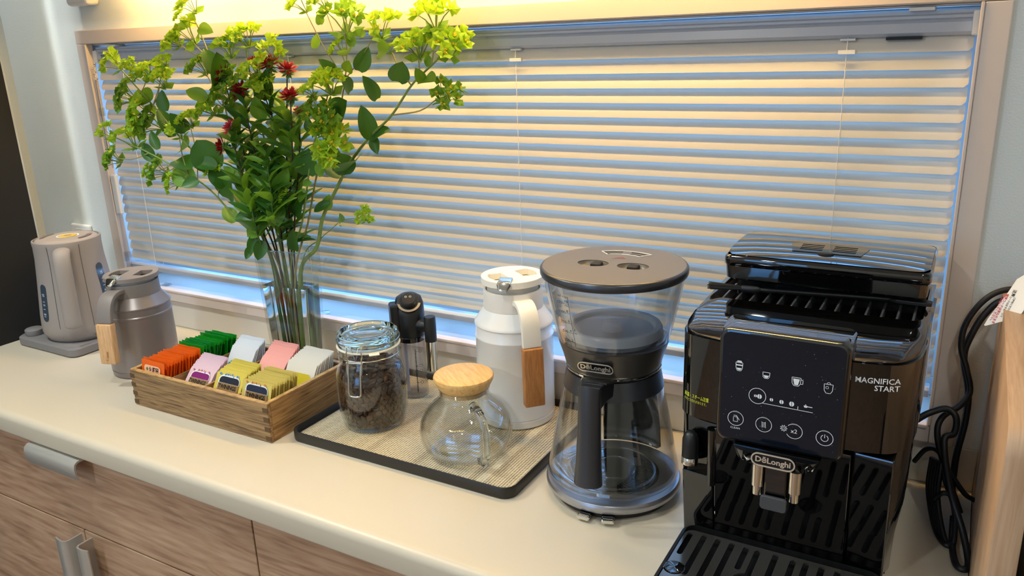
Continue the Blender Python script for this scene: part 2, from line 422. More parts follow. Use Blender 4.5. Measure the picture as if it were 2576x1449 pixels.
# half-hidden slat tucked under the headrail
zr = z_first-PITCH*(NSL-1)
br = MB(); br.loft([[(x, y, z) for y, z in ((0.001, zr-0.024), (0.021, zr-0.024), (0.022, zr-0.013), (0.018, zr-0.010), (0.004, zr-0.010), (0.0, zr-0.014))] for x in (BL0, BL1)])
brail = br.build('bottom_rail', M_alu_white, bl, smooth=30, bevel=0.001)
for cx in (-1.60, -1.117, -0.637, -0.156):
    lc = MB()
    lc.tube([(cx, 0.0030, 0.590), (cx, 0.0030, zr-0.012)], 0.0006, 5)
    lc.tube([(cx+0.005, 0.0195, 0.590), (cx+0.005, 0.0195, zr-0.012)], 0.0005, 5)
    cord = lc.build('ladder_cord', M_cord_white, bl)
    MB().box(cx-0.009, cx+0.009, 0.003, 0.009, 0.5868, 0.5895).build('cord_guide', M_white_plast, cord)
    MB().box(cx-0.010, cx+0.010, 0.001, 0.003, z_first-0.0005, z_first+0.0045).build('cord_guide', M_white_plast, cord)
M_clear = thin_glass('clear_plastic', (0.90, 0.91, 0.92, 1), 0.7, 0.10, 0.08)
for cx in (-1.60, -1.117):
    h = MB(); h.tube(catmull([(cx, 0.002, zr-0.022), (cx+0.002, -0.001, zr-0.027), (cx+0.004, -0.001, zr-0.033), (cx+0.001, 0.0, zr-0.036)], 4), 0.0007, 6)
    hk = h.build('holdown_hook', M_white_plast, brail)
    MB().lathe([(0.0001, 0), (0.012, 0.0005), (0.0125, 0.0015), (0.004, 0.003), (0.003, 0.006), (0.0001, 0.0062)], 20, cx=cx+0.012, cy=0.012).xf(Matrix.Translation((0, 0, 0.0895))).build('holdown_disc', M_clear, hk, smooth=40)
# tilt wand, ball chain and clear cord guard by the left jamb
wd = MB()
for i in range(9):
    zz = 0.585-0.0045*i; m = MB().lathe([(0.0001, -0.0022), (0.0019, -0.0012), (0.0022, 0), (0.0019, 0.0012), (0.0001, 0.0022)], 8)
    m.xf(Matrix.Translation((-1.679+0.003*math.sin(i*2.1), -0.009+0.002*math.cos(i*1.7), zz))); wd.add(m.v, m.f)
chain = wd.build('bead_chain', M_chrome, bl, smooth=50)
for dx, z0_, z1_ in ((-0.0035, 0.40, 0.552), (0.0035, 0.36, 0.552)):
    MB().tube([(-1.679+dx, -0.009, z1_), (-1.679+dx, -0.009, z0_)], 0.0016, 8).build('tilt_wand', M_clear if dx > 0 else M_steel, bl, smooth=40)
MB().tube([(-1.6785, -0.009, 0.475), (-1.6785, -0.009, 0.492)], 0.006, 6).build('wand_joint', M_clear, bl)
MB().tube([(-1.6785, -0.009, 0.395), (-1.6785, -0.009, 0.378)], 0.006, 6).build('wand_joint', M_clear, bl)
MB().box(-1.688, -1.670, -0.013, -0.004, 0.255, 0.345).build('cord_guard', M_white_plast, bl, bevel=0.003)
MB().tube([(-1.679, -0.009, 0.255), (-1.679, -0.009, 0.10)], [0.0045, 0.007], 10).build('cord_tassel', M_clear, bl, smooth=40)
MB().tube([(-1.679, -0.009, 0.165), (-1.679, -0.009, 0.145)], 0.0082, 12).build('cord_tassel_band', M_clear, bl, smooth=40)

# ---------------------------------------------------------------- light bar above the window (just above the picture)
lb = thing('light_bar', 'long slim warm light bar fixed to the wall above the window', 'lamp', (-0.82, -0.056, 0.776))
MB().box(-0.72, 0.72, -0.014, 0.014, 0.0035, 0.0135).build('housing', M_white_lac, lb, bevel=0.002)
M_led = mat('led_diffuser', rgb(255, 235, 200), 0.5, emit=((LED_COL[0], LED_COL[1], LED_COL[2], 1), 80.0))
MB().box(-0.70, 0.70, -0.009, 0.009, 0.0, 0.0035).build('diffuser', M_led, lb)
wcab = thing('wall_cabinet', 'shallow pale wall cabinet above the window holding the light bar', 'cabinet', (-0.83, -0.005, 0.79))
MB().box(-0.88, 0.88, -0.350, 0.0, 0.0, 0.70).build('body', M_white_lac, wcab)
for i in range(4):
    d_ = MB().box(-0.88+0.44*i+0.0015, -0.44+0.44*i-0.0015, -0.369, -0.351, -0.004, 0.70).build('door', M_white_lac, wcab, bevel=0.0012)
for i, (x, y, kp_) in enumerate(CEIL_SPOTS):
    d = thing('ceiling_downlight', 'unseen round white recessed ceiling downlight', 'lamp', (x, y, 1.5495), 0, 'ceiling downlights')
    MB().lathe([(0.07, 0.0), (0.078, 0.0), (0.078, -0.004), (0.066, -0.006), (0.062, 0.0)], 32).build('trim_ring', M_white_lac, d, smooth=40)
    l = area_light('downlight_lamp', (0, 0, -0.008), 0.12, 0.12, CEIL_POWER*kp_, CEIL_COL, shape='DISK'); l.parent = d
# ---------------------------------------------------------------- counter and cabinets
cy0 = -0.456
ct = [(-0.0005, -0.040), (-0.0005, 0.0)]
for i in range(9):
    a = PI/2+PI/2*i/8; ct.append((cy0+0.013+0.013*math.cos(a), -0.013+0.013*math.sin(a)))
for i in range(5):
    a = PI+PI/2*i/4; ct.append((cy0+0.004+0.004*math.cos(a), -0.036+0.004*math.sin(a)))
cm = MB(); cm.loft([[(x, y, z) for y, z in ct] for x in (-1.808, 0.0495)])
tag(cm.build('countertop', M_counter, smooth=40), 'long cream laminate countertop under the window', 'countertop')
M_cab = wood('cabinet_wood', rgb(150, 116, 90), rgb(180, 144, 114), rgb(198, 164, 134), (1.6, 12, 16), 1.0, 0.5, 0.45)
M_cab_v = wood('cabinet_wood_door', rgb(150, 116, 90), rgb(180, 144, 114), rgb(198, 164, 134), (1.8, 12, 14), 0.9, 0.5, 0.5)
M_cab_in = mat('cabinet_carcass', rgb(80, 60, 48), 0.6)
M_handle = mat('satin_nickel', rgb(202, 199, 192), 0.38, 0.65)
def hook_handle(parent, length, name='handle'):
    """pull bar: flat back leg and a curved lip, length along x, hangs from its top edge"""
    sec_ = [(0.0, 0.0), (-0.026, 0.0), (-0.0315, -0.004), (-0.0335, -0.012), (-0.0325, -0.024), (-0.030, -0.034), (-0.0275, -0.0335), (-0.0300, -0.022), (-0.0305, -0.012), (-0.0285, -0.006), (-0.025, -0.0035), (0.0, -0.0035)]
    m = MB(); m.loft([[(x, y, z) for y, z in sec_] for x in (-length/2, length/2)])
    return m.build(name, M_handle, parent, smooth=40)
def cabinet(x0, x1, label):
    c = thing('base_cabinet', label, 'cabinet', ((x0+x1)/2, -0.21, -0.85)); w = x1-x0
    MB().box(-w/2+0.001, w/2-0.001, -0.205, 0.20, 0.06, 0.809).build('body', M_cab_in, c)
    MB().box(-w/2+0.01, w/2-0.01, -0.17, 0.19, 0.0, 0.06).build('plinth', M_black_satin, c)
    d = MB().box(-w/2+0.0015, w/2-0.0015, -0.223, -0.206, 0.6405, 0.8065).build('drawer_front', M_cab, c, bevel=0.0012)
    h = hook_handle(d, 0.145); h.location = (0, -0.2225, 0.806)
    for s in (-1, 1):
        a, b = (-w/2+0.0015, -0.0015) if s < 0 else (0.0015, w/2-0.0015)
        dr = MB().box(a, b, -0.223, -0.206, 0.065, 0.6375).build('door', M_cab_v, c, bevel=0.0012)
        h = hook_handle(dr, 0.145); h.location = ((-0.009 if s < 0 else 0.018), -0.2225, 0.555); h.rotation_euler = (0, -s*PI/2, 0)
    return c
cabinet(-1.763, -0.862, 'oak-look base cabinet with a wide drawer under the tea box')
cabinet(-0.862, 0.039, 'oak-look base cabinet under the two coffee machines')
tag(MB().box(-1.808, -1.764, -0.432, -0.01, -0.85, -0.041).build('filler_panel', M_cab), 'narrow oak-look filler panel between cabinet and dark tall panel', 'panel')
# dark tall panel at the left end
dp = thing('tall_panel', 'tall matte charcoal panel standing past the kettle end of the counter', 'panel', (-1.820, -0.45, -0.85))
MB().box(-0.0105, 0.0105, -0.32, 0.318, 0.0, 2.2).build('board', mat('charcoal_board', rgb(44, 43, 42), 0.75, spec=0.2), dp)
MB().box(-0.0107, 0.0112, 0.3182, 0.3212, 0.0, 2.2).build('edge_strip', mat('edge_strip', rgb(196, 196, 190), 0.4), dp)
# partition panel at the right end
pp = [(-0.001, 0.0), (-0.001, 0.282)]
for i in range(9):
    a = PI/2+PI/2*i/8; pp.append((-0.392+0.024*math.cos(a), 0.258+0.024*math.sin(a)))
pp += [(-0.416, 0.0)]
M_part = wood('partition_wood', rgb(172, 138, 106), rgb(186, 152, 120), rgb(198, 166, 134), (40, 2.0, 2.0), 1.0, 0.5, 0.3)
pm = MB(); pm.loft([[(x, y, z-0.85 if z == 0.0 else z) for y, z in pp] for x in (0.0505, 0.0725)])
tag(pm.build('partition_panel', M_part, smooth=40, bevel=0.001), 'pale wood partition panel with rounded corner beside the power cord', 'panel')
# things past the partition
M_greycab = mat('grey_cabinet', rgb(120, 124, 128), 0.5)
gc = thing('grey_cabinet', 'low grey cabinet with black top edge past the wood partition', 'cabinet', (0.40, -0.30, -0.85))
MB().box(-0.31, 0.31, -0.20, 0.29, 0.0, 0.86).build('body', M_greycab, gc, bevel=0.002)
MB().box(-0.31, 0.31, -0.21, 0.29, 0.86, 0.95).build('top', M_black_satin, gc, bevel=0.002)
# wall fittings
wp = thing('wall_socket', 'white wall socket plate behind the kettle', 'socket', (-1.845, -0.0005, 0.195))
MB().box(-0.036, 0.036, -0.009, 0.0, -0.058, 0.022).build('plate', M_white_plast, wp, bevel=0.004, bseg=3)
MB().box(-0.014, 0.014, -0.0105, -0.0088, -0.048, 0.012).build('insert', M_white_plast, wp, bevel=0.001)
wc = thing('wall_unit', 'small white rounded wall unit above the window corner', 'wall unit', (-1.668, -0.0005, 0.70))
MB().box(-0.037, 0.037, -0.03, 0.0, 0.003, 0.11).build('case', M_white_plast, wc, bevel=0.008, bseg=3)
MB().box(-0.024, 0.024, -0.033, -0.029, 0.03, 0.09).build('cover', M_white_lac, wc, bevel=0.002)

# ================================================================== things on the counter
def polar(r, a, z): return Vector((r*math.cos(a), r*math.sin(a), z))
def interp(prof, z):
    for (r0, z0), (r1, z1) in zip(prof[:-1], prof[1:]):
        if min(z0, z1) <= z <= max(z0, z1) and abs(z1-z0) > 1e-9: return r0+(r1-r0)*(z-z0)/(z1-z0)
    return prof[-1][0]
def capsule_patch(prof, a, hw, z0, z1, off, rows=17, cols=7):
    """upright capsule-shaped patch lying on a turned body; hw in metres"""
    mb = MB(); vs = []
    for i in range(rows):
        t = i/(rows-1); th = PI*t; z = (z0+z1)/2-(z1-z0)/2*math.cos(th)
        e = min(z-z0, z1-z); w = hw if e >= hw else math.sqrt(max(0, hw*hw-(hw-e)**2))
        r = interp(prof, z)+off
        for j in range(cols):
            s = (j/(cols-1)-0.5)*2; vs.append(tuple(polar(r, a+s*w/r, z)))
    fs = [(i*cols+j, i*cols+j+1, (i+1)*cols+j+1, (i+1)*cols+j) for i in range(rows-1) for j in range(cols-1)]
    return mb.add(vs, fs)

# ---------------------------------------------------------------- electric kettle and its power base
M_taupe = mat('taupe_plastic', rgb(154, 145, 138), 0.55, bump=(900, 0.08, 0.0002))
M_taupe_d = mat('taupe_grey_plastic', rgb(128, 124, 122), 0.55)
M_window_dark = mat('water_window', rgb(60, 72, 86), 0.08, spec=0.6)
KX, KY = -1.662, -0.154
kb = thing('kettle_base', 'flat grey power base with round knob under the kettle', 'power base', (-1.68, -0.15, 0))
pb = MB(); out = rrect(-0.104, 0.104, -0.089, 0.089, 0.02)
inn = rrect(-0.100, 0.100, -0.085, 0.085, 0.018)
pb.loft([[(x, y, 0.0) for x, y in inn], [(x, y, 0.003) for x, y in out], [(x, y, 0.017) for x, y in out], [(x, y, 0.020) for x, y in inn]])
pb.build('plate', M_taupe_d, kb, smooth=35)
MB().lathe([(0.0001, 0.0202), (0.0175, 0.0202), (0.0185, 0.022), (0.0185, 0.032), (0.016, 0.034), (0.0001, 0.0345)], 32, cx=-0.074, cy=-0.062).build('knob', M_taupe_d, kb, smooth=40)
kt = thing('electric_kettle', 'taupe electric kettle with long handle and yellow ring on its lid', 'kettle', (KX, KY, 0.0205))
kp = [(0.0001, 0.0), (0.066, 0.0), (0.070, 0.002), (0.0745, 0.010), (0.0785, 0.018), (0.079, 0.030), (0.0775, 0.055), (0.0735, 0.095), (0.0695, 0.135), (0.066, 0.175), (0.0655, 0.200), (0.0665, 0.211), (0.0660, 0.2135), (0.0625, 0.2145), (0.0615, 0.211), (0.0001, 0.210)]
MB().lathe(kp, 72).build('body', M_taupe, kt, smooth=40)
ld = MB(); ld.lathe([(0.0001, 0.2165), (0.040, 0.2165), (0.056, 0.2155), (0.060, 0.213), (0.060, 0.2105)], 64)
lid = ld.build('lid', mat('taupe_lid', rgb(170, 156, 146), 0.5), kt, smooth=40)
for s in (-1, 1):   # finger recesses and steam slots: flat patches, recess shade painted as darker taupe
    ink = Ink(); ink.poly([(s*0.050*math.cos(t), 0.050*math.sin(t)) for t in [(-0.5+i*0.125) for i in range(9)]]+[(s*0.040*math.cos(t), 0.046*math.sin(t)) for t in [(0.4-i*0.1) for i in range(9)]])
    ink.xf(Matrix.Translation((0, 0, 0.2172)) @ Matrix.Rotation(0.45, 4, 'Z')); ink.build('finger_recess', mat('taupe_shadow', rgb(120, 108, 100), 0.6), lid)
ink = Ink(); ink.ring(0, 0.004, 0.0125, 0.010, 36); ink.xf(Matrix.Translation((0, 0, 0.2170))); ink.build('yellow_ring', mat('yellow_print', rgb(232, 190, 40), 0.5), lid)
ink = Ink(); ink.ring(0, 0.004, 0.0205, 0.0035, 36, 0.4, 5.6); ink.xf(Matrix.Translation((0, 0, 0.2169))); ink.build('white_ring', M_print_white, lid)
AH = math.radians(-40)
# handle: rounded strap in the plane of azimuth AH
hp = catmull([polar(0.060, AH, 0.196), polar(0.080, AH, 0.199), polar(0.094, AH, 0.190), polar(0.101, AH, 0.165), polar(0.105, AH, 0.12), polar(0.108, AH, 0.075), polar(0.109, AH, 0.052), polar(0.106, AH, 0.043)], 6)
side = (-math.sin(AH), math.cos(AH), 0)
nh = len(hp); MB().tube(hp, [0.0165*(0.8+0.2*min(1, i/5)) if i < nh-4 else 0.0165*(1-0.13*(i-nh+5)) for i in range(nh)], 20, upv=side, flat=0.55).build('handle', M_taupe, kt, smooth=60)
for da, sgn in ((-0.46, -1), (0.46, 1)):
    pts = [polar(interp(kp, z)+0.0002, AH+da*(0.90+0.12*(z/0.2)), z) for z in [0.012+0.0245*i for i in range(9)]]
    MB().tube(pts, 0.0006, 5).build('seam', mat('seam_dark', rgb(95, 86, 80), 0.7), kt)
for a, zlo, zhi in ((math.radians(-89), 0.048, 0.128), (math.radians(17), 0.085, 0.160)):
    wn = capsule_patch(kp, a, 0.0095, zlo, zhi, 0.0006).build('water_window', M_window_dark, kt, smooth=50)
    for k, s in enumerate(('0.8', '1.0', '1.2')):
        z = zlo+(zhi-zlo)*(0.2+0.25*k); r = interp(kp, z)+0.0012
        p = polar(r, a, z); text(s, 0.0055, M_print_white, wn, frame(p, (-math.sin(a), math.cos(a), 0), UPZ), bold=0.0002)
    for k in range(4):
        z = zlo+(zhi-zlo)*(0.14+0.2*k); r = interp(kp, z)+0.0012; p = polar(r, a, z)
        Ink().line((-0.003, 0), (0.003, 0), 0.001).xf(frame(p, (-math.sin(a), math.cos(a), 0), UPZ)).build('level_mark', M_print_white, wn)

# ---------------------------------------------------------------- thermal jugs
def jug(name, label, loc, k, kz, ah, body_m, neck_m, lid_m, wood_m, lever_right, lid_up, bead):
    """k radial scale (1 = 63.5 mm base radius), kz height scale (1 = 250 mm)"""
    j = thing(name, label, 'jug', loc)
    def P(pts): return [(r*k, z*kz) for r, z in pts]
    MB().lathe(P([(0.0001, 0.0), (0.0600, 0.0), (0.0630, 0.003), (0.0640, 0.014), (0.0630, 0.0152), (0.0640, 0.0164), (0.0638, 0.10), (0.0632, 0.148),
                  (0.0645, 0.150), (0.0645, 0.1525), (0.0630, 0.155), (0.0628, 0.170), (0.0642, 0.172), (0.0640, 0.1745), (0.0622, 0.177), (0.0496, 0.1965), (0.0485, 0.198), (0.0001, 0.198)]), 80).build('body', body_m, j, smooth=35)
    MB().lathe(P([(0.0480, 0.1975), (0.0488, 0.1985), (0.0480, 0.215), (0.0478, 0.228), (0.0474, 0.2295), (0.0440, 0.2295), (0.0435, 0.222), (0.0001, 0.222)]), 80).build('neck', neck_m, j, smooth=35)
    L = empty('lid', (0, 0, lid_up), j)
    zt = 0.247*kz
    MB().lathe(P([(0.0415, 0.223), (0.0415, 0.238), (0.0440, 0.2385)]), 64).build('lid_collar', lid_m[1], L, smooth=35)
    top = [(0.0, 0.0)]
    rt = 0.0505*k
    holes = []
    for s in (-1, 1):
        hpts = [(s*(0.012*k), -0.018*k), (s*(0.012*k), 0.018*k)]
        for i in range(9):
            t = (0.9-1.8*i/8); hpts.append((s*rt*0.78*math.cos(t*0.62), rt*0.78*math.sin(t*0.62)))
        holes.append(hpts)
    rot = Matrix.Rotation(ah-PI/2+0.15, 4, 'Z')
    hp2 = holed_plate(circle(0, 0, rt, 72), holes, zt-0.011*kz, zt); hp2.xf(rot); hp2.build('lid_top', lid_m[0], L, bevel=0.0008)
    MB().lathe([(0.0001, zt-0.012*kz), (rt*0.93, zt-0.012*kz), (rt*0.93, zt-0.009*kz)], 48).build('lid_floor', lid_m[2], L, smooth=35)
    # lever: chrome thumb piece above the handle
    lv = MB(); w = 0.0115*k/1.0
    lv.loft([[(x, -w*1.05, z), (x, w*1.05, z), (x, w*0.9, z+0.005), (x, -w*0.9, z+0.005)] if i < 2 else [(x, -w*0.6, z), (x, w*0.6, z), (x, w*0.5, z+0.003), (x, -w*0.5, z+0.003)] for i, (x, z) in enumerate(((rt*0.70, zt+0.0005), (rt*1.02, zt-0.004), (rt*1.16, zt-0.012)))])
    lv.xf(Matrix.Rotation(ah+lever_right, 4, 'Z')); lv.build('lever', M_chrome, L, bevel=0.0012, bseg=2, smooth=40)
    # strap handle
    sec_w = 0.0145*k
    hp_ = catmull([polar(0.044*k, ah, 0.2165*kz), polar(0.060*k, ah, 0.2185*kz), polar(0.076*k, ah, 0.213*kz), polar(0.087*k, ah, 0.198*kz), polar(0.0925*k, ah, 0.178*kz), polar(0.095*k, ah, 0.158*kz)], 6)
    sd = Vector((-math.sin(ah), math.cos(ah), 0)); rings = []
    for i, p in enumerate(hp_):
        t = (hp_[min(i+1, len(hp_)-1)]-hp_[max(i-1, 0)]).normalized(); nrm = sd.cross(t); th = 0.0042*k
        rings.append([tuple(p+sd*sec_w+nrm*th), tuple(p-sd*sec_w+nrm*th), tuple(p-sd*sec_w-nrm*th), tuple(p+sd*sec_w-nrm*th)])
    mb = MB(); mb.loft(rings); hd = mb.build('handle', neck_m if not bead else lid_m[0], j, bevel=0.0012, smooth=40)
    g = MB(); gw = 0.0160*k; gt = 0.0075*k
    ro = 0.096*k
    sec3 = [(0.158*kz, ro), (0.10*kz, ro+0.003*k), (0.062*kz, ro+0.004*k)]
    rings = []
    for z, r in sec3:
        c = polar(r, ah, z); ra = Vector((math.cos(ah), math.sin(ah), 0))
        rings.append([tuple(c+sd*gw+ra*gt), tuple(c-sd*gw+ra*gt), tuple(c-sd*gw-ra*gt), tuple(c+sd*gw-ra*gt)])
    g.loft(rings); grip = g.build('wood_grip', wood_m, hd, bevel=0.0022, bseg=3, smooth=40)
    r = ro+0.0036*k+gt+0.0004; zc = 0.082*kz
    pc = polar(r, ah, zc)
    em = Ink(); em.path([(0.0022, 0.008), (0.0012, -0.002)], 0.0028); em.disc(-0.0002, -0.0075, 0.0016, 12); em.xf(frame(pc, sd, UPZ)); em.build('engraved_mark', mat('grip_mark', rgb(176, 120, 66), 0.6), grip)
    return j
M_jw = mat('white_enamel', rgb(232, 230, 226), 0.22, coat=0.3)
M_jwn = mat('white_matte_plastic', rgb(228, 222, 212), 0.5)
M_jwl = mat('ivory_lid', rgb(240, 234, 220), 0.4)
M_jwf = mat('ivory_recess', rgb(232, 218, 176), 0.5)
M_gr = wood('beech_grip', rgb(158, 98, 48), rgb(178, 118, 62), rgb(192, 134, 76), (50, 50, 5), 1.2, 0.45, 0.35)
M_gr2 = wood('maple_grip', rgb(196, 150, 100), rgb(212, 168, 118), rgb(222, 182, 134), (50, 50, 5), 1.2, 0.45, 0.35)
ZT = 0.0085   # top of the tray mat
jug('thermal_jug', 'tall white thermal jug with wooden grip standing on the tray', (-0.611, -0.0755, ZT), 0.985, 0.962, math.radians(-44), M_jw, M_jwn, (M_jwl, mat('white_ribbed', rgb(214, 210, 200), 0.5), M_jwf), M_gr, -0.55, 0.004, True)
M_jg = mat('grey_metallic_enamel', rgb(138, 128, 124), 0.3, 0.35, coat=0.2)
M_jgn = mat('grey_plastic', rgb(132, 124, 118), 0.5)
jug('thermal_jug', 'stout grey thermal jug with pale wooden grip beside the kettle', (-1.394, -0.199, 0.0), 0.99, 0.80, math.radians(-71), M_jg, M_jgn, (mat('grey_lid', rgb(142, 132, 125), 0.45), mat('clear_collar', rgb(210, 212, 210), 0.2), mat('grey_recess', rgb(84, 76, 70), 0.6)), M_gr2, -0.15, 0.0, False)

# ---------------------------------------------------------------- wooden tea box
BX0, BX1, BY0, BY1, BH, BT = -1.258, -0.921, -0.325, -0.135, 0.068, 0.0075
tb = thing('tea_box', 'long brown wooden tea box with compartments of tea bags', 'box', ((BX0+BX1)/2, (BY0+BY1)/2, 0))
M_box = wood('paulownia', rgb(82, 60, 34), rgb(132, 102, 66), rgb(164, 132, 90), (2.2, 40, 44), 1.0, 0.6, 0.55)
M_box_y = wood('paulownia_side', rgb(94, 66, 34), rgb(146, 110, 66), rgb(172, 136, 88), (40, 2.2, 44), 1.0, 0.6, 0.55)
M_box_rim = wood('paulownia_rim', rgb(150, 112, 64), rgb(184, 146, 92), rgb(200, 164, 108), (14, 14, 40), 1.0, 0.55, 0.3)
M_joint = mat('end_grain', rgb(92, 66, 38), 0.7)
hx, hy = (BX1-BX0)/2, (BY1-BY0)/2
def board(nm, b, m, bev=0.0012):
    o = MB().box(*b).build(nm, m, tb, bevel=bev); return o
fr = board('front_board', (-hx, hx, -hy, -hy+BT, 0, BH-0.001), M_box)
bk = board('back_board', (-hx, hx, hy-BT, hy, 0, BH-0.001), M_box)
lf = board('side_board', (-hx, -hx+BT, -hy+BT, hy-BT, 0, BH-0.001), M_box_y)
rg = board('side_board', (hx-BT, hx, -hy+BT, hy-BT, 0, BH-0.001), M_box_y)
board('base_board', (-hx+BT, hx-BT, -hy+BT, hy-BT, 0.001, 0.006), M_box)
holed_plate(rrect(-hx, hx, -hy, hy, 0.004, 3), [rrect(-hx+BT, hx-BT, -hy+BT, hy-BT, 0.001, 1)], BH-0.001, BH+0.0008).build('rim', M_box_rim, tb)
for s, pa in ((-1, lf), (1, rg)):
    for k in range(4):
        z0 = 0.003+k*0.0165
        MB().box(s*hx-0.0006 if s > 0 else s*hx-0.0006, s*hx+0.0006, -hy-0.0004, -hy+0.001, z0, z0+0.008).build('finger_joint', M_joint, fr)
        MB().box(s*(hx-0.0055)-0.0055, s*(hx-0.0055)+0.0055, -hy-0.0003, -hy+0.0006, z0, z0+0.008).build('finger_joint', M_joint, fr)
COLX = [-hx+BT, -0.0865, -0.004, 0.0765, hx-BT]
for x in COLX[1:4]:
    board('divider', (x-0.002, x+0.002, -hy+BT, hy-BT, 0.006, 0.058), M_box_y, 0.0006)
for i in range(4):
    board('divider', (COLX[i]+0.002, COLX[i+1]-0.002, -0.004, 0.0, 0.006, 0.056), M_box, 0.0006)

# ---------------------------------------------------------------- tea bags
def sachet_mesh(w, h, fold, nz=5):
    """flat pouch with a pinched edge, stands in xz, front to -y"""
    mb = MB(); nx = 4; rows = []
    def th(i, j): return 0.0002 if i in (0, nx) or j in (0, nz) else 0.0008
    vs = []
    for sgn in (-1, 1):
        for j in range(nz+1):
            for i in range(nx+1):
                x = (i/nx-0.5)*w; z = h*j/nz
                y = sgn*th(i, j)+fold*math.sin(i*1.9+j*0.7)*0.0006
                vs.append((x, y, z + (0.0006*math.sin(i*2.3) if j == nz else 0)))
    n1 = (nx+1)*(nz+1); fs = []
    for j in range(nz):
        for i in range(nx):
            a = j*(nx+1)+i; fs.append((a, a+1, a+nx+2, a+nx+1)); b = a+n1; fs.append((b, b+nx+1, b+nx+2, b+1))
    ring = [i for i in range(nx+1)]+[j*(nx+1)+nx for j in range(1, nz+1)]+[nz*(nx+1)+i for i in range(nx-1, -1, -1)]+[j*(nx+1) for j in range(nz-1, 0, -1)]
    for a, b in zip(ring, ring[1:]+ring[:1]): fs.append((b, a, a+n1, b+n1))
    mb.add(vs, fs); return mb
M_brown_band = mat('kraft_band', rgb(150, 116, 70), 0.6)
def paper(name, c, rough=0.5, spec=0.5): return mat(name, rgb(*c), rough, spec=spec, bump=(160, 0.25, 0.0006))
def stack(col, n, w, h, material, name, label, group, top0, top1, front=None, jit=1.0):
    """row of sachets whose upper edges run from top0 to top1 (world y, z); each stands on the box floor"""
    x = (COLX[col]+COLX[col+1])/2 + (BX0+BX1)/2; src = None; zb = 0.0066
    for k in range(n):
        t = k/(n-1.0); ty_ = top0[0]+(top1[0]-top0[0])*t; tz_ = top0[1]+(top1[1]-top0[1])*t
        if k: tz_ += random.uniform(-0.0022, 0.0022)*jit
        c = max(-1.0, min(0.9995, (tz_-zb)/h)); tl = math.acos(c)
        if src is None: o = src = sachet_mesh(w, h, 1.0).build(name, material, None, smooth=60)
        else: o = src.copy(); COL.objects.link(o)
        o.location = (x+random.uniform(-.0014, .0014)*jit, ty_-h*math.sin(tl), zb)
        o.rotation_euler = (-tl, 0, random.uniform(-.012, .012)*jit)
        tag(o, label if (k or not front) else front[0], 'tea bag', group)
        if k == 0 and front: front[1](o, w, h)
def f_orange(o, w, h):
    m = mat('pale_label', rgb(248, 190, 150), 0.5)
    Ink().poly(rrect(-0.022, 0.022, h*0.72, h*0.90, 0.006, 4)).xf(frame((0, -0.0019, 0), (1, 0, 0), UPZ)).build('printed_label', m, o)
    text('伊藤園', 0.0085, M_print_black, o, frame((0.005, -0.0023, h*0.81), (1, 0, 0), UPZ), bold=0.0002)
    gk = mat('green_emblem', rgb(40, 110, 60), 0.5); e = Ink()
    for dx, dz in ((0, .0018), (0, -.0018), (.0019, 0), (-.0019, 0)): e.disc(-0.0135+dx, h*0.81+dz, 0.0013, 8)
    e.xf(frame((0, -0.0023, 0), (1, 0, 0), UPZ)).build('emblem', gk, o)
def f_twin(cap, petals):
    def fn(o, w, h):
        F = frame((0, -0.0019, 0), (1, 0, 0), UPZ)
        wm = M_print_white
        Ink().poly(rrect(-w*0.36, w*0.40, h*0.58, h*0.965, 0.010, 4)).xf(F).build('white_panel', wm, o)
        F2 = frame((0, -0.0022, 0), (1, 0, 0), UPZ)
        arch = [(-w*0.32, h*0.80), (w*0.38, h*0.80), (w*0.38, h*0.86)]+[(w*0.38-0.008+0.008*math.cos(t), h*0.86+0.006*math.sin(t)) for t in (0.5, 1.0, 1.57)]+[(-w*0.32+0.008-0.008*math.cos(t), h*0.86+0.006*math.sin(t)) for t in (1.57, 1.0, 0.5)]+[(-w*0.32, h*0.86)]
        Ink().poly(arch).xf(F2).build('colour_panel', mat('cap_%d_%d_%d' % cap, rgb(*cap), 0.4), o)
        Ink().poly([(-w*0.34, h*0.645), (w*0.40, h*0.645), (w*0.40, h*0.795), (-w*0.34, h*0.795)]).xf(F2).build('kraft_band', M_brown_band, o)
        text('TWININGS', 0.0098, M_print_black, o, frame((0.001, -0.0026, h*0.72), (1, 0, 0), UPZ), bold=0.0003, sx=0.88)
        rr = random.Random(3)
        for ci, c in enumerate(petals):
            e = Ink()
            for q in range(5):
                px = -w*0.34+w*0.74*((q*len(petals)+ci)/(5.0*len(petals)))+rr.uniform(-.002, .002); pz = h*(0.93+0.03*rr.random()); a = rr.uniform(0.6, 2.5); L = 0.0052
                d = Vector((math.cos(a), math.sin(a)))*L; nn = Vector((-d.y, d.x))*0.28
                p0 = Vector((px, pz)); e.poly([tuple(p0), tuple(p0+d*0.5+nn), tuple(p0+d), tuple(p0+d*0.5-nn)])
            e.xf(F2).build('petal_print', mat('petal_%d_%d_%d' % c, rgb(*c), 0.5), o)
    return fn
def f_band(c, lo, hi, txt=None):
    def fn(o, w, h):
        Ink().poly([(-w*0.40, h*lo), (w*0.42, h*lo), (w*0.42, h*hi-0.006), (w*0.42-0.006, h*hi), (-w*0.40+0.006, h*hi), (-w*0.40, h*hi-0.006)]).xf(frame((0, -0.0019, 0), (1, 0, 0), UPZ)).build('colour_panel', mat('band_%d_%d_%d' % c, rgb(*c), 0.45), o)
    return fn
stack(0, 14, 0.0625, 0.080, paper('orange_foil', (232, 98, 16), 0.35), 'tea_bag', 'orange foil tea bag in the tea box corner', 'orange tea bags', (-0.3085, 0.0855), (-0.231, 0.0845), ('front orange foil tea bag with a small white printed label', f_orange), 1.4)
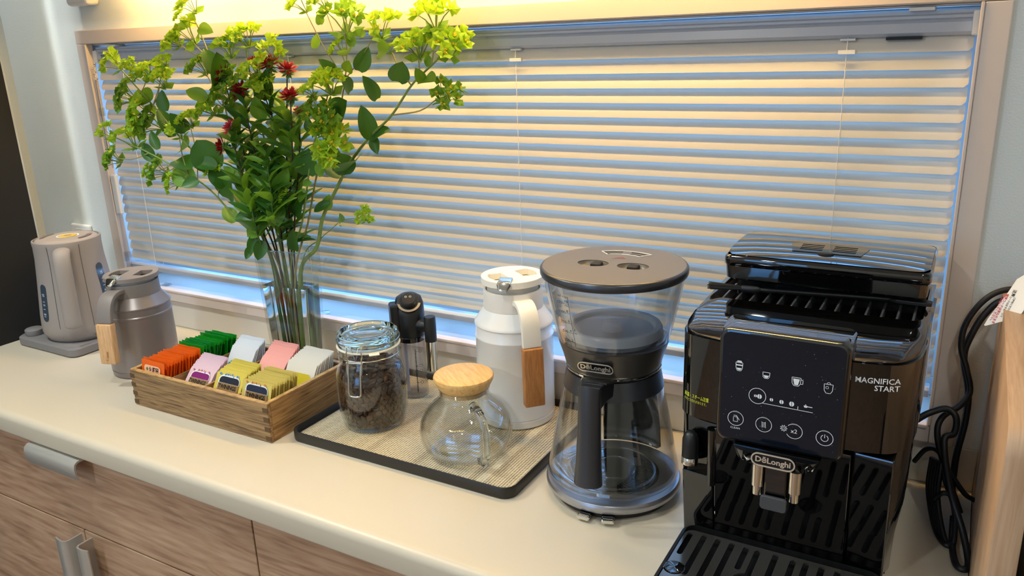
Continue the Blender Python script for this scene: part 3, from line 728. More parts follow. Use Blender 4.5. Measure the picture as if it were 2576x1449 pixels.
stack(0, 15, 0.068, 0.083, paper('green_foil', (16, 128, 26), 0.22), 'tea_bag', 'shiny green foil tea bag behind the orange ones', 'green tea bags', (-0.2235, 0.0885), (-0.148, 0.0865), None, 1.4)
stack(1, 11, 0.0625, 0.080, paper('lavender_paper', (222, 190, 200), 0.6), 'tea_bag', 'pale lavender-pink paper tea bag beside the orange ones', 'lavender tea bags', (-0.2675, 0.0660), (-0.237, 0.0855), ('front lavender tea bag with a purple printed panel', f_twin((128, 20, 108), [(232, 160, 60), (150, 90, 170)])), 0.5)
stack(1, 8, 0.0625, 0.084, paper('pale_blue_paper', (214, 220, 228), 0.6), 'tea_bag', 'white tea bag with bluish edge behind the lavender ones', 'bluish white tea bags', (-0.171, 0.0750), (-0.147, 0.0890), ('front bluish white tea bag with a teal printed panel', f_band((20, 140, 170), 0.42, 0.66)), 0.5)
stack(2, 12, 0.0655, 0.0815, paper('yellow_paper', (216, 196, 84), 0.45), 'tea_bag', 'mustard yellow tea bag in the middle front compartment', 'mustard tea bags', (-0.276, 0.0765), (-0.2365, 0.0865), ('front mustard tea bag with blue flower print and dark panel', f_twin((18, 24, 44), [(40, 100, 190), (90, 160, 220)])), 0.6)
stack(2, 10, 0.0625, 0.084, paper('pink_paper', (240, 168, 160), 0.55), 'tea_bag', 'pink paper tea bag in the middle back compartment', 'pink tea bags', (-0.1775, 0.0665), (-0.1455, 0.0890), ('front pink tea bag with a red printed panel', f_band((176, 16, 40), 0.40, 0.62)), 0.5)
stack(3, 11, 0.0665, 0.0815, paper('straw_paper', (214, 192, 100), 0.5), 'tea_bag', 'straw yellow tea bag in the end compartment by the coffee jar', 'straw yellow tea bags', (-0.293, 0.0840), (-0.2355, 0.0870), ('front straw yellow tea bag with orange petals and navy panel', f_twin((20, 34, 60), [(228, 140, 60), (190, 110, 40)])), 0.9)
stack(3, 13, 0.0665, 0.0865, paper('white_paper', (222, 218, 208), 0.65), 'tea_bag', 'plain white paper tea bag in the back compartment by the coffee jar', 'plain white tea bags', (-0.1885, 0.0800), (-0.1455, 0.0920), ('front plain white tea bag with a yellow printed band', f_band((214, 196, 40), 0.52, 0.78)), 0.6)

# ---------------------------------------------------------------- tray and woven mat
TX0, TX1, TY0, TY1 = -0.904, -0.494, -0.303, -0.012
ty = thing('serving_tray', 'rectangular black tray with a low raised rim', 'tray', ((TX0+TX1)/2, (TY0+TY1)/2, 0))
M_tray = mat('tray_black', rgb(34, 31, 27), 0.42)
tx, tyy = (TX1-TX0)/2, (TY1-TY0)/2
def trl(i, z): return [(x, y, z) for x, y in rrect(-tx+i, tx-i, -tyy+i, tyy-i, 0.020-i*0.7, 6)]
m = MB(); m.loft([trl(0.004, 0.0), trl(0.001, 0.001), trl(0.0, 0.004), trl(0.0, 0.0165), trl(0.0008, 0.0178), trl(0.0022, 0.0178), trl(0.0034, 0.0165), trl(0.0055, 0.007), trl(0.009, 0.0058)])
m.build('body', M_tray, ty, smooth=40)
def woven():
    m = bpy.data.materials.new('woven_vinyl'); m.use_nodes = True; nt = m.node_tree; p = nt.nodes['Principled BSDF']; p.inputs['Roughness'].default_value = 0.55
    N = nt.nodes.new; L = nt.links.new
    tc = N('ShaderNodeTexCoord'); sp = N('ShaderNodeSeparateXYZ'); L(tc.outputs['Object'], sp.inputs[0])
    def mth(op, a, b=None):
        n = N('ShaderNodeMath'); n.operation = op
        for i, v in enumerate((a, b)):
            if v is None: continue
            if isinstance(v, (int, float)): n.inputs[i].default_value = v
            else: L(v, n.inputs[i])
        return n.outputs[0]
    # strands run along y; ribs across them
    u = mth('MULTIPLY', sp.outputs['X'], 1/0.0042); v = mth('MULTIPLY', sp.outputs['Y'], 1/0.0030)
    fu = mth('FRACT', u); fl = mth('FLOOR', u); sh = mth('MULTIPLY', mth('MODULO', fl, 2.0), 0.5)
    fv = mth('FRACT', mth('ADD', v, sh))
    du = mth('ABSOLUTE', mth('SUBTRACT', fu, 0.5)); dv = mth('ABSOLUTE', mth('SUBTRACT', fv, 0.5))
    hgt = mth('SUBTRACT', 1.0, mth('MAXIMUM', mth('MULTIPLY', du, 1.9), mth('MULTIPLY', dv, 2.0)))
    band = N('ShaderNodeTexNoise'); band.noise_dimensions = '1D'; band.inputs['Scale'].default_value = 1.0; L(mth('MULTIPLY', mth('FLOOR', mth('DIVIDE', u, 3.0)), 7.31), band.inputs['W'])
    n2 = N('ShaderNodeTexNoise'); n2.inputs['Scale'].default_value = 340; L(tc.outputs['Object'], n2.inputs['Vector'])
    cr = N('ShaderNodeValToRGB'); e = cr.color_ramp.elements; e[0].position = 0.12; e[0].color = rgb(112, 97, 72); e[1].position = 0.55; e[1].color = rgb(236, 222, 188)
    k = e.new(0.32); k.color = rgb(196, 178, 138)
    L(mth('ADD', mth('ADD', hgt, mth('MULTIPLY', mth('SUBTRACT', n2.outputs['Fac'], 0.5), 0.45)), mth('MULTIPLY', mth('SUBTRACT', band.outputs['Fac'], 0.5), 0.5)), cr.inputs['Fac'])
    L(cr.outputs['Color'], p.inputs['Base Color'])
    b = N('ShaderNodeBump'); b.inputs['Strength'].default_value = 0.6; b.inputs['Distance'].default_value = 0.0008; L(hgt, b.inputs['Height']); L(b.outputs['Normal'], p.inputs['Normal'])
    return m
mt = MB(); mt.prism(rrect(-tx+0.0095, tx-0.0095, -tyy+0.0095, tyy-0.0095, 0.012, 4), 0.0061, 0.0082)
tag(mt.build('woven_mat', woven(), None, loc=((TX0+TX1)/2, (TY0+TY1)/2, 0)), 'beige woven vinyl mat lying in the black tray', 'mat')

# ---------------------------------------------------------------- clip-top jar of coffee beans
JX, JY = -0.811, -0.199
M_glass_jar = thin_glass('jar_glass', (0.955, 0.97, 0.96, 1), 0.85, 0.05, 0.015, 3.0)
M_glass_lid = solid_glass('jar_lid_glass', (0.93, 0.97, 0.96, 1), 1.45)
M_gasket = mat('rubber_gasket', rgb(232, 226, 206), 0.5)
M_wire = mat('wire_steel', rgb(205, 198, 184), 0.2, 1.0)
jr = thing('storage_jar', 'clip-top glass storage jar filled with coffee beans', 'jar', (JX, JY, ZT), math.radians(-75))
jprof = [(0.0001, 0.0), (0.046, 0.0), (0.0500, 0.003), (0.0525, 0.012), (0.0560, 0.030), (0.0570, 0.050), (0.0570, 0.080), (0.0555, 0.092), (0.0510, 0.104), (0.0478, 0.110), (0.0478, 0.113), (0.0492, 0.115), (0.0492, 0.118), (0.0476, 0.120), (0.0476, 0.128), (0.0498, 0.130), (0.0500, 0.1345), (0.0490, 0.1355),
         (0.0445, 0.1355), (0.0445, 0.112), (0.0485, 0.104), (0.0530, 0.092), (0.0542, 0.080), (0.0542, 0.050), (0.0532, 0.030), (0.0500, 0.013), (0.046, 0.007), (0.0001, 0.006)]
MB().lathe(jprof, 72).build('body', M_glass_jar, jr, smooth=40)
MB().lathe([(0.0440, 0.1357), (0.0505, 0.1357), (0.0512, 0.1372), (0.0505, 0.1388), (0.0440, 0.1388)], 72).build('gasket', M_gasket, jr, smooth=40)
MB().box(0.046, 0.060, -0.006, 0.010, 0.1365, 0.1383).build('gasket_tab', M_gasket, jr, bevel=0.0006, rot=(0, 0, 0.55))
MB().lathe([(0.0001, 0.1390), (0.040, 0.1390), (0.0490, 0.1392), (0.0500, 0.142), (0.0500, 0.147), (0.0485, 0.150), (0.0490, 0.155), (0.0478, 0.1585), (0.0450, 0.1595), (0.0420, 0.1575), (0.0405, 0.1545), (0.034, 0.1535), (0.032, 0.1550), (0.0285, 0.1550), (0.026, 0.1535), (0.015, 0.1525), (0.0001, 0.1522)], 72).build('lid', M_glass_lid, jr, smooth=40)
cl = MB()
ringp = [(0.0492*math.cos(t), 0.0492*math.sin(t), 0.1235) for t in [2*PI*i/48 for i in range(48)]]
cl.tube(ringp, 0.0010, 6, closed=True)
wr = cl.build('neck_wire', M_wire, jr, smooth=60)
for s in (-1, 1):
    cl = MB(); cl.tube(catmull([(0.046, s*0.016, 0.1485), (0.0515, s*0.013, 0.149), (0.0535, s*0.012, 0.143), (0.0540, s*0.0135, 0.135), (0.0535, s*0.0115, 0.129), (0.0560, s*0.0125, 0.120), (0.0575, s*0.0125, 0.112), (0.0580, s*0.0115, 0.106)], 5), 0.0011, 6); cl.build('clasp_wire', M_wire, jr, smooth=60)
cl = MB(); cl.tube(catmull([(0.0520, -0.0115, 0.124), (0.0565, -0.0105, 0.115), (0.0600, -0.0100, 0.095), (0.0625, -0.0098, 0.076), (0.0630, -0.006, 0.0712), (0.0630, 0.006, 0.0712), (0.0625, 0.0098, 0.076), (0.0600, 0.0100, 0.095), (0.0565, 0.0105, 0.115), (0.0520, 0.0115, 0.124)], 5), 0.0014, 8); cl.build('clasp_lever', M_wire, jr, smooth=60)
cl = MB(); cl.tube([(0.0535, -0.014, 0.1235), (0.0535, 0.014, 0.1235)], 0.0016, 8); cl.build('clasp_bar', M_wire, jr, smooth=60)
cl = MB(); cl.tube(ringp[:1]+[(0.0505*math.cos(t), 0.0505*math.sin(t), 0.148) for t in [2*PI*i/48 for i in range(1, 48)]], 0.0009, 6, closed=True); cl.build('lid_wire', M_wire, jr, smooth=60)
# beans
def bean_mesh():
    vs = []; fs = []; nu, nv = 12, 7
    for j in range(nv+1):
        ph = PI*j/nv
        for i in range(nu):
            th = 2*PI*i/nu
            x = 0.0058*math.cos(ph); y = 0.0044*math.sin(ph)*math.cos(th); z = 0.0034*math.sin(ph)*math.sin(th)
            if z > 0: z *= 0.55
            if z > 0.0002 and abs(y) < 0.0009: z -= 0.0019*math.sin(ph)
            vs.append((x, y, z))
    for j in range(nv):
        for i in range(nu):
            fs.append((j*nu+i, j*nu+(i+1) % nu, (j+1)*nu+(i+1) % nu, (j+1)*nu+i))
    mb = MB(); mb.add(vs, fs); return mb
M_bean = mat('roasted_bean', rgb(78, 47, 28), 0.34, noise=(60, 0.2))
M_bean2 = mat('roasted_bean_dark', rgb(60, 36, 22), 0.34, noise=(60, 0.2))
bsrc = []
for mm_ in (M_bean, M_bean2):
    o = bean_mesh().build('coffee_bean', mm_, None, smooth=70); bsrc.append(o)
placed = 0
rb = random.Random(11)
fill = MB()
fill.lathe([(0.0001, 0.008), (0.043, 0.009), (0.0475, 0.02), (0.0495, 0.05), (0.0495, 0.08), (0.046, 0.094), (0.040, 0.100), (0.0001, 0.102)], 40)
def inner_r(z):
    return interp([(0.047, 0.007), (0.0500, 0.013), (0.0532, 0.030), (0.0542, 0.050), (0.0542, 0.080), (0.0530, 0.092), (0.0485, 0.104), (0.0445, 0.112)], z)
spots = []
nrow = 12
for row in range(nrow):
    z = 0.0125+row*0.0078
    n = 30
    for i in range(n):
        a = 2*PI*(i+0.5*(row % 2))/n+rb.uniform(-.03, .03)
        spots.append((a, z+rb.uniform(-.0012, .0012), inner_r(min(0.104, z))-0.0038, 'wall'))
for i in range(85):
    rr_ = 0.043*math.sqrt((i+0.5)/85); a = i*2.39996
    spots.append((a, 0.1035+rb.uniform(-.001, .0025), rr_, 'top'))
view_a = math.radians(-48.8)
bm_ = bean_mesh()
cnt = 0
for a, z, r, kind in spots:
    da = abs((a-view_a+PI) % (2*PI)-PI)
    P = Vector((JX, JY, ZT))+polar(r, a, z)
    R = Matrix.Rotation(a, 4, 'Z') @ Matrix.Rotation(PI/2, 4, 'Y') if kind == 'wall' else Matrix.Identity(4)
    R = R @ Matrix.Rotation(rb.uniform(0, 6.28), 4, 'Z') @ Matrix.Rotation(rb.choice([0, PI, 0.4, 2.6])+rb.uniform(-.3, .3), 4, 'X') @ Matrix.Rotation(rb.uniform(-.35, .35), 4, 'Y')
    if (kind == 'wall' and da < 1.36 and cnt < 230) or (kind == 'top' and cnt < 298):
        src = bsrc[0] if rb.random() < 0.65 else bsrc[1]
        if not src.get('used'): o = src; o['used'] = 1
        else: o = src.copy(); COL.objects.link(o)
        o.matrix_world = Matrix.Translation(P) @ R @ Matrix.Scale(rb.uniform(0.88, 1.08), 4)
        tag(o, 'roasted brown coffee bean inside the clip-top jar', 'coffee bean', 'coffee beans in the jar'); cnt += 1
    else:
        M = Matrix.Translation(P-Vector((JX, JY, ZT))) @ R
        fill.add([tuple(M @ Vector(p)) for p in bm_.v], bm_.f)
for o in bsrc:
    if 'used' in o: del o['used']
for o in COL.objects:
    if 'used' in o: del o['used']
fo = fill.build('coffee_bean_fill', M_bean2, None, smooth=60, loc=(JX, JY, ZT)); fo['kind'] = 'stuff'; tag(fo, 'mass of roasted coffee beans filling the inside of the jar', 'coffee beans')

# ---------------------------------------------------------------- glass teapot with bamboo lid
M_glass_tp = thin_glass('teapot_glass', (0.975, 0.98, 0.97, 1), 0.85, 0.05, 0.01, 3.0)
M_glass_thick = solid_glass('thick_glass', (0.98, 0.99, 0.98, 1), 1.45)
tp = thing('glass_teapot', 'round clear glass teapot with bamboo lid on the mat', 'teapot', (-0.6200, -0.2145, ZT), math.radians(-38))
MB().lathe([(0.0001, 0.0015), (0.040, 0.001), (0.050, 0.000), (0.0575, 0.0035), (0.0645, 0.012), (0.0695, 0.026), (0.0702, 0.038), (0.0675, 0.052), (0.060, 0.066), (0.049, 0.078), (0.0400, 0.086), (0.0372, 0.092), (0.0372, 0.101), (0.0385, 0.104), (0.0365, 0.104), (0.0350, 0.101), (0.0350, 0.092), (0.0378, 0.085), (0.047, 0.076), (0.058, 0.0645), (0.0655, 0.051), (0.068, 0.038), (0.0675, 0.027), (0.0628, 0.0135), (0.056, 0.0055), (0.050, 0.0025), (0.040, 0.003), (0.0001, 0.0035)], 80).build('body', M_glass_tp, tp, smooth=50)
hp = catmull([(0.0400, 0, 0.086), (0.053, 0, 0.089), (0.072, 0, 0.085), (0.086, 0, 0.070), (0.090, 0, 0.050), (0.0865, 0, 0.030), (0.078, 0, 0.017), (0.0655, 0, 0.014)], 8)
n = len(hp); MB().tube(hp, [0.0052+0.0022*abs(2*i/(n-1)-1)**3 for i in range(n)], 16, flat=1.25, upv=(0, 1, 0)).build('handle', M_glass_thick, tp, smooth=60)
M_bamboo = wood('bamboo', rgb(206, 158, 92), rgb(224, 180, 112), rgb(234, 194, 128), (3, 26, 26), 1.4, 0.4, 0.25)
lidb = MB().lathe([(0.0001, 0.1250), (0.041, 0.1250), (0.0440, 0.1235), (0.0452, 0.1205), (0.0440, 0.1165), (0.0400, 0.1085), (0.0380, 0.1055), (0.0345, 0.105), (0.0340, 0.096), (0.0001, 0.096)], 72).build('lid', M_bamboo, tp, smooth=40)
MB().lathe([(0.0346, 0.0965), (0.0360, 0.0975), (0.0352, 0.099), (0.0360, 0.1005), (0.0352, 0.102), (0.0346, 0.103)], 48).build('seal_ring', M_clear, lidb, smooth=50)

# ---------------------------------------------------------------- milk carafe
mc = thing('milk_carafe', 'slim clear milk carafe with black frothing head behind the jar', 'milk carafe', (-0.8145, -0.0826, ZT))
M_glass_mc = thin_glass('carafe_plastic', (0.90, 0.89, 0.90, 1), 0.8, 0.06, 0.05, 2.6)
MB().lathe([(0.0001, 0.0), (0.0235, 0.0), (0.0245, 0.002), (0.0235, 0.085), (0.0228, 0.103), (0.0218, 0.103), (0.0222, 0.085), (0.0230, 0.006), (0.0001, 0.005)], 48).build('container', M_glass_mc, mc, smooth=40)
MB().lathe([(0.0001, 0.006), (0.0040, 0.006), (0.0036, 0.012), (0.0034, 0.100), (0.0001, 0.100)], 16, cx=-0.010, cy=-0.006).build('intake_tube', mat('milky_tube', rgb(214, 210, 212), 0.3), mc, smooth=40)
MB().lathe([(0.0001, 0.1035), (0.0238, 0.1035), (0.0242, 0.111), (0.0238, 0.1125), (0.0001, 0.1125)], 48).build('seal_band', M_black_gloss, mc, smooth=40)
AD = math.radians(-52)
fd = Vector((math.cos(AD), math.sin(AD), 0)); sdv = Vector((-math.sin(AD), math.cos(AD), 0))
hb = MB(); rings = []
for z, r, fwd in ((0.1127, 0.0238, 0), (0.118, 0.0250, 0), (0.150, 0.0255, 0), (0.160, 0.0252, -0.001), (0.170, 0.0245, -0.005), (0.180, 0.0215, -0.010), (0.1855, 0.013, -0.013)):
    rg = []
    for i in range(40):
        t = 2*PI*i/40; p = fd*(r*math.cos(t))+sdv*(r*math.sin(t))
        f = p.dot(fd); lim = 0.0255-0.62*max(0, z-0.152)
        if f > lim: p = p-fd*(f-lim)
        rg.append((p.x, p.y, z))
    rings.append(rg)
hb.loft(rings); head = hb.build('frothing_head', M_black_satin, mc, smooth=40)
hbk = MB().box(-0.034, -0.018, -0.014, 0.014, 0.118, 0.172).build('connector', M_black_satin, mc, bevel=0.004, rot=(0, 0, AD+PI/2+0.15))
ax = (fd*0.60+Vector((0, 0, 0.80))).normalized(); c0 = fd*0.0105+Vector((0, 0, 0.1735))
dl = MB().lathe([(0.0001, 0.012), (0.0115, 0.012), (0.0130, 0.0105), (0.0132, 0.0), (0.0200, 0.0), (0.0200, -0.002), (0.0001, -0.002)], 40)
q = Vector((0, 0, 1)).rotation_difference(ax).to_matrix().to_4x4(); dl.xf(Matrix.Translation(c0) @ q)
dial = dl.build('dial', M_black_satin, mc, smooth=40)
MB().lathe([(0.0200, 0.0004), (0.0160, 0.0006), (0.0160, 0.0002)], 40).xf(Matrix.Translation(c0) @ q).build('dial_ring', mat('champagne_ring', rgb(176, 164, 146), 0.35, 0.7), dial, smooth=40)
pf = frame(c0+ax*0.0124, sdv, ax.cross(sdv)); ik = Ink()
for dx in (-0.0045, 0.003): ik.ring(dx, 0.003, 0.0017, 0.0005, 14); ik.line((dx-0.0014, 0.0042), (dx+0.0014, 0.0042), 0.0005)
ik.xf(pf); ik.build('cup_print', M_print_white, dial)
hpos = Vector((0.0445, -0.0035, 0))
MB().tube([hpos+Vector((0, 0, 0.108)), hpos+Vector((0, 0, 0.150)), hpos+Vector((0, 0, 0.152))], [0.0102, 0.0102, 0.009], 24).build('spout_handle', M_black_satin, mc, smooth=40)
MB().tube([hpos+Vector((0, 0, 0.108)), hpos+Vector((0, 0, 0.055))], 0.0096, 24).build('chrome_spout', M_chrome, mc, smooth=40)
MB().tube([Vector((0.018, -0.001, 0.133)), Vector((0.033, -0.002, 0.133)), hpos+Vector((-0.004, 0, 0.133))], [0.013, 0.011, 0.006], 20).build('spout_joint', M_black_satin, mc, smooth=40)
AM = math.radians(-40); r0 = 0.0243
ik = Ink(); ik.line((0, 0.012), (0, 0.092), 0.0010)
for i in range(10): ik.line((-0.0012, 0.016+0.0076*i), (0.0012, 0.016+0.0076*i), 0.0006)
for i, z in enumerate((0.030, 0.052, 0.061, 0.088)):
    ik.line((0, z), (0.003, z), 0.0006); ik.ring(0.0082, z, 0.0024, 0.0005, 16)
ik.xf(frame(polar(r0, AM, 0), (-math.sin(AM), math.cos(AM), 0), UPZ)); ik.build('level_scale', M_print_black, mc)

# ================================================================== drip coffee maker and its carafe
CX, CY = -0.386, -0.2025
AF = math.radians(-85)      # its front
M_gun = mat('gunmetal', rgb(96, 92, 88), 0.35, 0.75)
M_gun_lid = mat('gunmetal_lid', rgb(128, 120, 108), 0.4, 0.6)
M_dark_metal = mat('dark_metal', rgb(78, 79, 84), 0.3, 0.7)
M_tank = thin_glass('tank_plastic', (0.93, 0.94, 0.95, 1), 0.8, 0.07, 0.03, 2.6)
M_smoke = mat('smoked_column', rgb(30, 31, 33), 0.15, spec=0.6)
cmk = thing('coffee_maker', 'hourglass drip coffee maker with clear tank and round metal lid', 'coffee maker', (CX, CY, 0), AF)
MB().lathe([(0.0001, 0.0), (0.080, 0.0), (0.082, 0.002), (0.082, 0.012), (0.0001, 0.012)], 72).build('foot', M_black_satin, cmk, smooth=40)
MB().lathe([(0.080, 0.0122), (0.0905, 0.0124), (0.0925, 0.016), (0.0925, 0.021), (0.0905, 0.0245), (0.086, 0.0255), (0.064, 0.0250), (0.064, 0.0122)], 80).build('base_ring', mat('base_steel', rgb(170, 170, 174), 0.3, 0.8), cmk, smooth=40)
MB().lathe([(0.0001, 0.0248), (0.058, 0.0250), (0.0635, 0.0252), (0.0635, 0.0125)], 64).build('hot_plate', M_black_gloss, cmk, smooth=40)
# rear column (arc-shaped slab)
col_ = MB(); rings = []
for z, ro, ri in ((0.0256, 0.1000, 0.0912), (0.06, 0.0970, 0.0872), (0.10, 0.0905, 0.0800), (0.155, 0.0800, 0.0692), (0.1872, 0.0720, 0.0612)):
    rg = []
    for i in range(17): a = PI+(-0.46+0.92*i/16); rg.append((ro*math.cos(a), ro*math.sin(a), z))
    for i in range(16, -1, -1): a = PI+(-0.46+0.92*i/16); rg.append((ri*math.cos(a), ri*math.sin(a), z))
    rings.append(rg)
col_.loft(rings); col_.build('column', M_smoke, cmk, smooth=40)
MB().lathe([(0.0001, 0.1875), (0.059, 0.1875), (0.0625, 0.190), (0.0665, 0.205), (0.0718, 0.221), (0.0726, 0.2245), (0.0700, 0.2255), (0.0001, 0.2255)], 80).build('collar', M_gun, cmk, smooth=35)
MB().lathe([(0.0595, 0.1870), (0.0635, 0.1872), (0.0640, 0.1895), (0.0595, 0.1895)], 64).build('chrome_trim', M_chrome, cmk, smooth=35)
tank = MB().lathe([(0.0700, 0.2258), (0.0728, 0.2262), (0.0775, 0.245), (0.0835, 0.272), (0.0885, 0.297), (0.0905, 0.3115), (0.0885, 0.3115), (0.0865, 0.297), (0.0815, 0.272), (0.0755, 0.245), (0.0705, 0.229), (0.0001, 0.2280)], 80).build('water_tank', M_tank, cmk, smooth=40)
M_dish = frosted('filter_dish', rgb(236, 239, 243), 0.12)
M_dish2 = frosted('dish_plastic', rgb(236, 239, 243), 0.4)
ds = MB().lathe([(0.0001, 0.2355), (0.045, 0.2355), (0.052, 0.2365), (0.056, 0.2420), (0.0620, 0.2425), (0.0635, 0.2400), (0.0650, 0.2315)], 64).build('filter_cover', M_dish, cmk, smooth=40)
MB().lathe([(0.0001, 0.247), (0.010, 0.2465), (0.0125, 0.244), (0.0135, 0.2362)], 24, cx=0.006).build('cover_knob', M_dish2, ds, smooth=40)
MB().lathe([(0.052, 0.2368), (0.0545, 0.2405), (0.056, 0.2405), (0.0575, 0.2375)], 64).build('cover_ring', mat('dish_light', rgb(205, 208, 212), 0.3), ds, smooth=40)
# level scale on the tank, print follows the slanted wall
AS = math.radians(-21)
def tank_pt(z, ds_=0.0):
    r = interp([(0.0728, 0.2262), (0.0775, 0.245), (0.0835, 0.272), (0.0885, 0.297), (0.0905, 0.3115)], z)+0.0006
    a = AS+ds_/r; return polar(r, a, z)
def scale_line(p, q, w, nm='level_scale'):
    pts = [p, q]; return MB().tube([p, q], w, 4).build(nm, M_print_black, tank)
MB().tube([tank_pt(z) for z in (0.232, 0.245, 0.258, 0.272, 0.285, 0.300)], 0.00025, 4).build('level_scale', M_print_black, tank)
for k, (z, ml, cups) in enumerate(((0.237, '250', '2'), (0.250, '500', '4'), (0.2635, '750', '6'), (0.2775, '1000', '8'), (0.2905, '1250', '10'))):
    MB().tube([tank_pt(z, -0.009), tank_pt(z, 0)], 0.00022, 4).build('level_tick', M_print_black, tank)
    d = (tank_pt(z, 0.002)-tank_pt(z, -0.002)).normalized(); u = (tank_pt(z+0.004)-tank_pt(z)).normalized()
    text(ml, 0.0052, M_print_black, tank, frame(tank_pt(z, -0.0145), d, u), sx=1.2)
    text(cups, 0.0052, M_print_black, tank, frame(tank_pt(z+0.0028, -0.004), d, u), sx=1.2)
d = (tank_pt(0.3, 0.002)-tank_pt(0.3, -0.002)).normalized(); u = (tank_pt(0.304)-tank_pt(0.3)).normalized()
text('ml cups', 0.0045, M_print_black, tank, frame(tank_pt(0.300, -0.008), d, u), sx=1.2)
text('max', 0.0035, M_print_black, tank, frame(tank_pt(0.2885, -0.004), d, u)); text('8', 0.0045, M_print_black, tank, frame(tank_pt(0.2555, 0.003), d, u)); text('max', 0.0035, M_print_black, tank, frame(tank_pt(0.2515, 0.0035), d, u))
# lid
hl = []
for s in (-1, 1):
    hl.append([(0.004+0.016*math.cos(t)*0.95, s*0.0265+0.0205*math.sin(t)) for t in [2*PI*i/40 for i in range(40)]])
slots = []
for s in (-1, 1):
    for r_ in (0.054, 0.0625):
        pts = []
        for i in range(7): a = PI-s*(0.10+0.42*i/6); pts.append((r_*math.cos(a), r_*math.sin(a)))
        for i in range(6, -1, -1): a = PI-s*(0.10+0.42*i/6); pts.append(((r_-0.004)*math.cos(a), (r_-0.004)*math.sin(a)))
        slots.append(pts)
lp = holed_plate(circle(0, 0, 0.0915, 96), hl+slots, 0.3215, 0.3235)
ldo = lp.build('lid', M_gun_lid, cmk)
MB().lathe([(0.0915, 0.3235), (0.0935, 0.3228), (0.0950, 0.3205), (0.0950, 0.3150), (0.0938, 0.3122), (0.0880, 0.3120), (0.0001, 0.3120)], 96).build('lid_rim', M_dark_metal, ldo, smooth=45)
for s in (-1, 1):
    cup = MB(); rings = []
    for t_, zz in ((1.0, 0.3225), (0.93, 0.3195), (0.8, 0.3165), (0.55, 0.3145), (0.02, 0.3140)):
        rings.append([(0.004+0.0152*t_*math.cos(t), s*0.0265+0.0205*t_*math.sin(t), zz) for t in [2*PI*i/40 for i in range(40)]])
    cup.loft(rings, cap=False); cup.build('finger_cup', M_gun_lid, ldo, smooth=50)
    MB().box(-0.008, 0.008, -0.007, 0.007, 0.3150, 0.3222).xf(Matrix.Translation((-0.0045, s*0.0265+s*(-0.002), 0))).build('finger_slot', M_black_matt, ldo, bevel=0.002)
MB().box(-0.0625, -0.0495, -0.034, 0.034, 0.3150, 0.3205).build('vent_floor', M_dark_metal, ldo)
MB().xf(Matrix.Identity(4))
vf = outline_band([(-0.047*math.cos(a)-0.0, 0.047*math.sin(a)) for a in [-0.50+0.125*i for i in range(9)]]+[(-0.066*math.cos(a), 0.066*math.sin(a)) for a in [0.56-0.14*i for i in range(9)]], 0.0012, 0.3236, 0.3242)
vf.build('white_frame', M_print_white, ldo)  # thin white outline round the lid slots
M_red = mat('warning_red', rgb(150, 60, 52), 0.5)
ik = Ink(); ik.path([(-0.0075, -0.004), (0.0075, -0.004), (0.0, 0.005)], 0.0009, True)
for dx in (-0.0022, 0, 0.0022): ik.path([(dx, -0.0025), (dx+0.0007, -0.001), (dx-0.0003, 0.0), (dx+0.0003, 0.0013)], 0.0006)
ik.xf(frame((-0.030, 0, 0.3238), (0, 1, 0), (-1, 0, 0))).build('hot_symbol', M_red, ldo)
# badge on the collar
def badge(parent, F, w, h, rimw, plate_m, rim_m, letter_m, fsize):
    pl = []
    for cx, a0 in ((w/2-h/2, -PI/2), (-w/2+h/2, PI/2)):
        for i in range(13): a = a0+PI*i/12; pl.append((cx+h/2*math.cos(a), h/2*math.sin(a)))
    m = MB(); m.prism(pl, -0.0015, 0.0); m.xf(F); b = m.build('badge', plate_m, parent)
    r = outline_band(pl, rimw, 0.0, 0.0008); r.xf(F); r.build('badge_rim', rim_m, b)
    F2 = F @ Matrix.Translation((0, 0, 0.0006))
    text('D\u0113Longhi', fsize, letter_m, b, F2, bold=fsize*0.028, sx=1.02)
    return b
M_badge = mat('badge_black', rgb(10, 10, 11), 0.3)
M_badge_let = mat('badge_silver', rgb(222, 210, 192), 0.3, 0.6)
ab = math.radians(-1)
pb_ = polar(0.0700, ab, 0.2065); nrm = Vector((math.cos(ab), math.sin(ab), 0))
upb = Vector((0.30*math.cos(ab), 0.30*math.sin(ab), 1)).normalized()
badge(cmk, frame(pb_, (-math.sin(ab), math.cos(ab), 0), upb), 0.0475, 0.0145, 0.0013, M_badge, M_badge_let, M_badge_let, 0.0098)
for a_, nm in ((-0.10, 'M'), (0.24, 'C')):
    ps = MB().box(0.078, 0.092, -0.0085, 0.0085, 0.002, 0.0105).xf(Matrix.Rotation(a_, 4, 'Z')).build('button', M_black_gloss, cmk, bevel=0.002)
    MB().box(0.0922, 0.0995, -0.0085, 0.0085, 0.003, 0.0095).xf(Matrix.Rotation(a_, 4, 'Z')).build('button_cap', M_chrome, ps, bevel=0.0022)
# carafe (lifts out)
M_glass_cf = thin_glass('carafe_glass', (0.95, 0.955, 0.955, 1), 0.9, 0.06, 0.008, 2.8)
cf = thing('glass_carafe', 'flared glass carafe with dark metal handle in the hourglass coffee maker', 'carafe', (CX, CY, 0.0258), AF)
MB().lathe([(0.0001, 0.0015), (0.050, 0.001), (0.0600, 0.000), (0.0840, 0.002), (0.0885, 0.005), (0.0895, 0.010), (0.0882, 0.018), (0.0845, 0.036), (0.0785, 0.070), (0.0718, 0.105), (0.0665, 0.130), (0.0605, 0.150), (0.0590, 0.157), (0.0575, 0.157), (0.0588, 0.149), (0.0647, 0.130), (0.0700, 0.105), (0.0768, 0.070), (0.0828, 0.036), (0.0864, 0.018), (0.0872, 0.011), (0.0830, 0.005), (0.060, 0.0025), (0.0001, 0.0035)], 80).build('glass', M_glass_cf, cf, smooth=50)
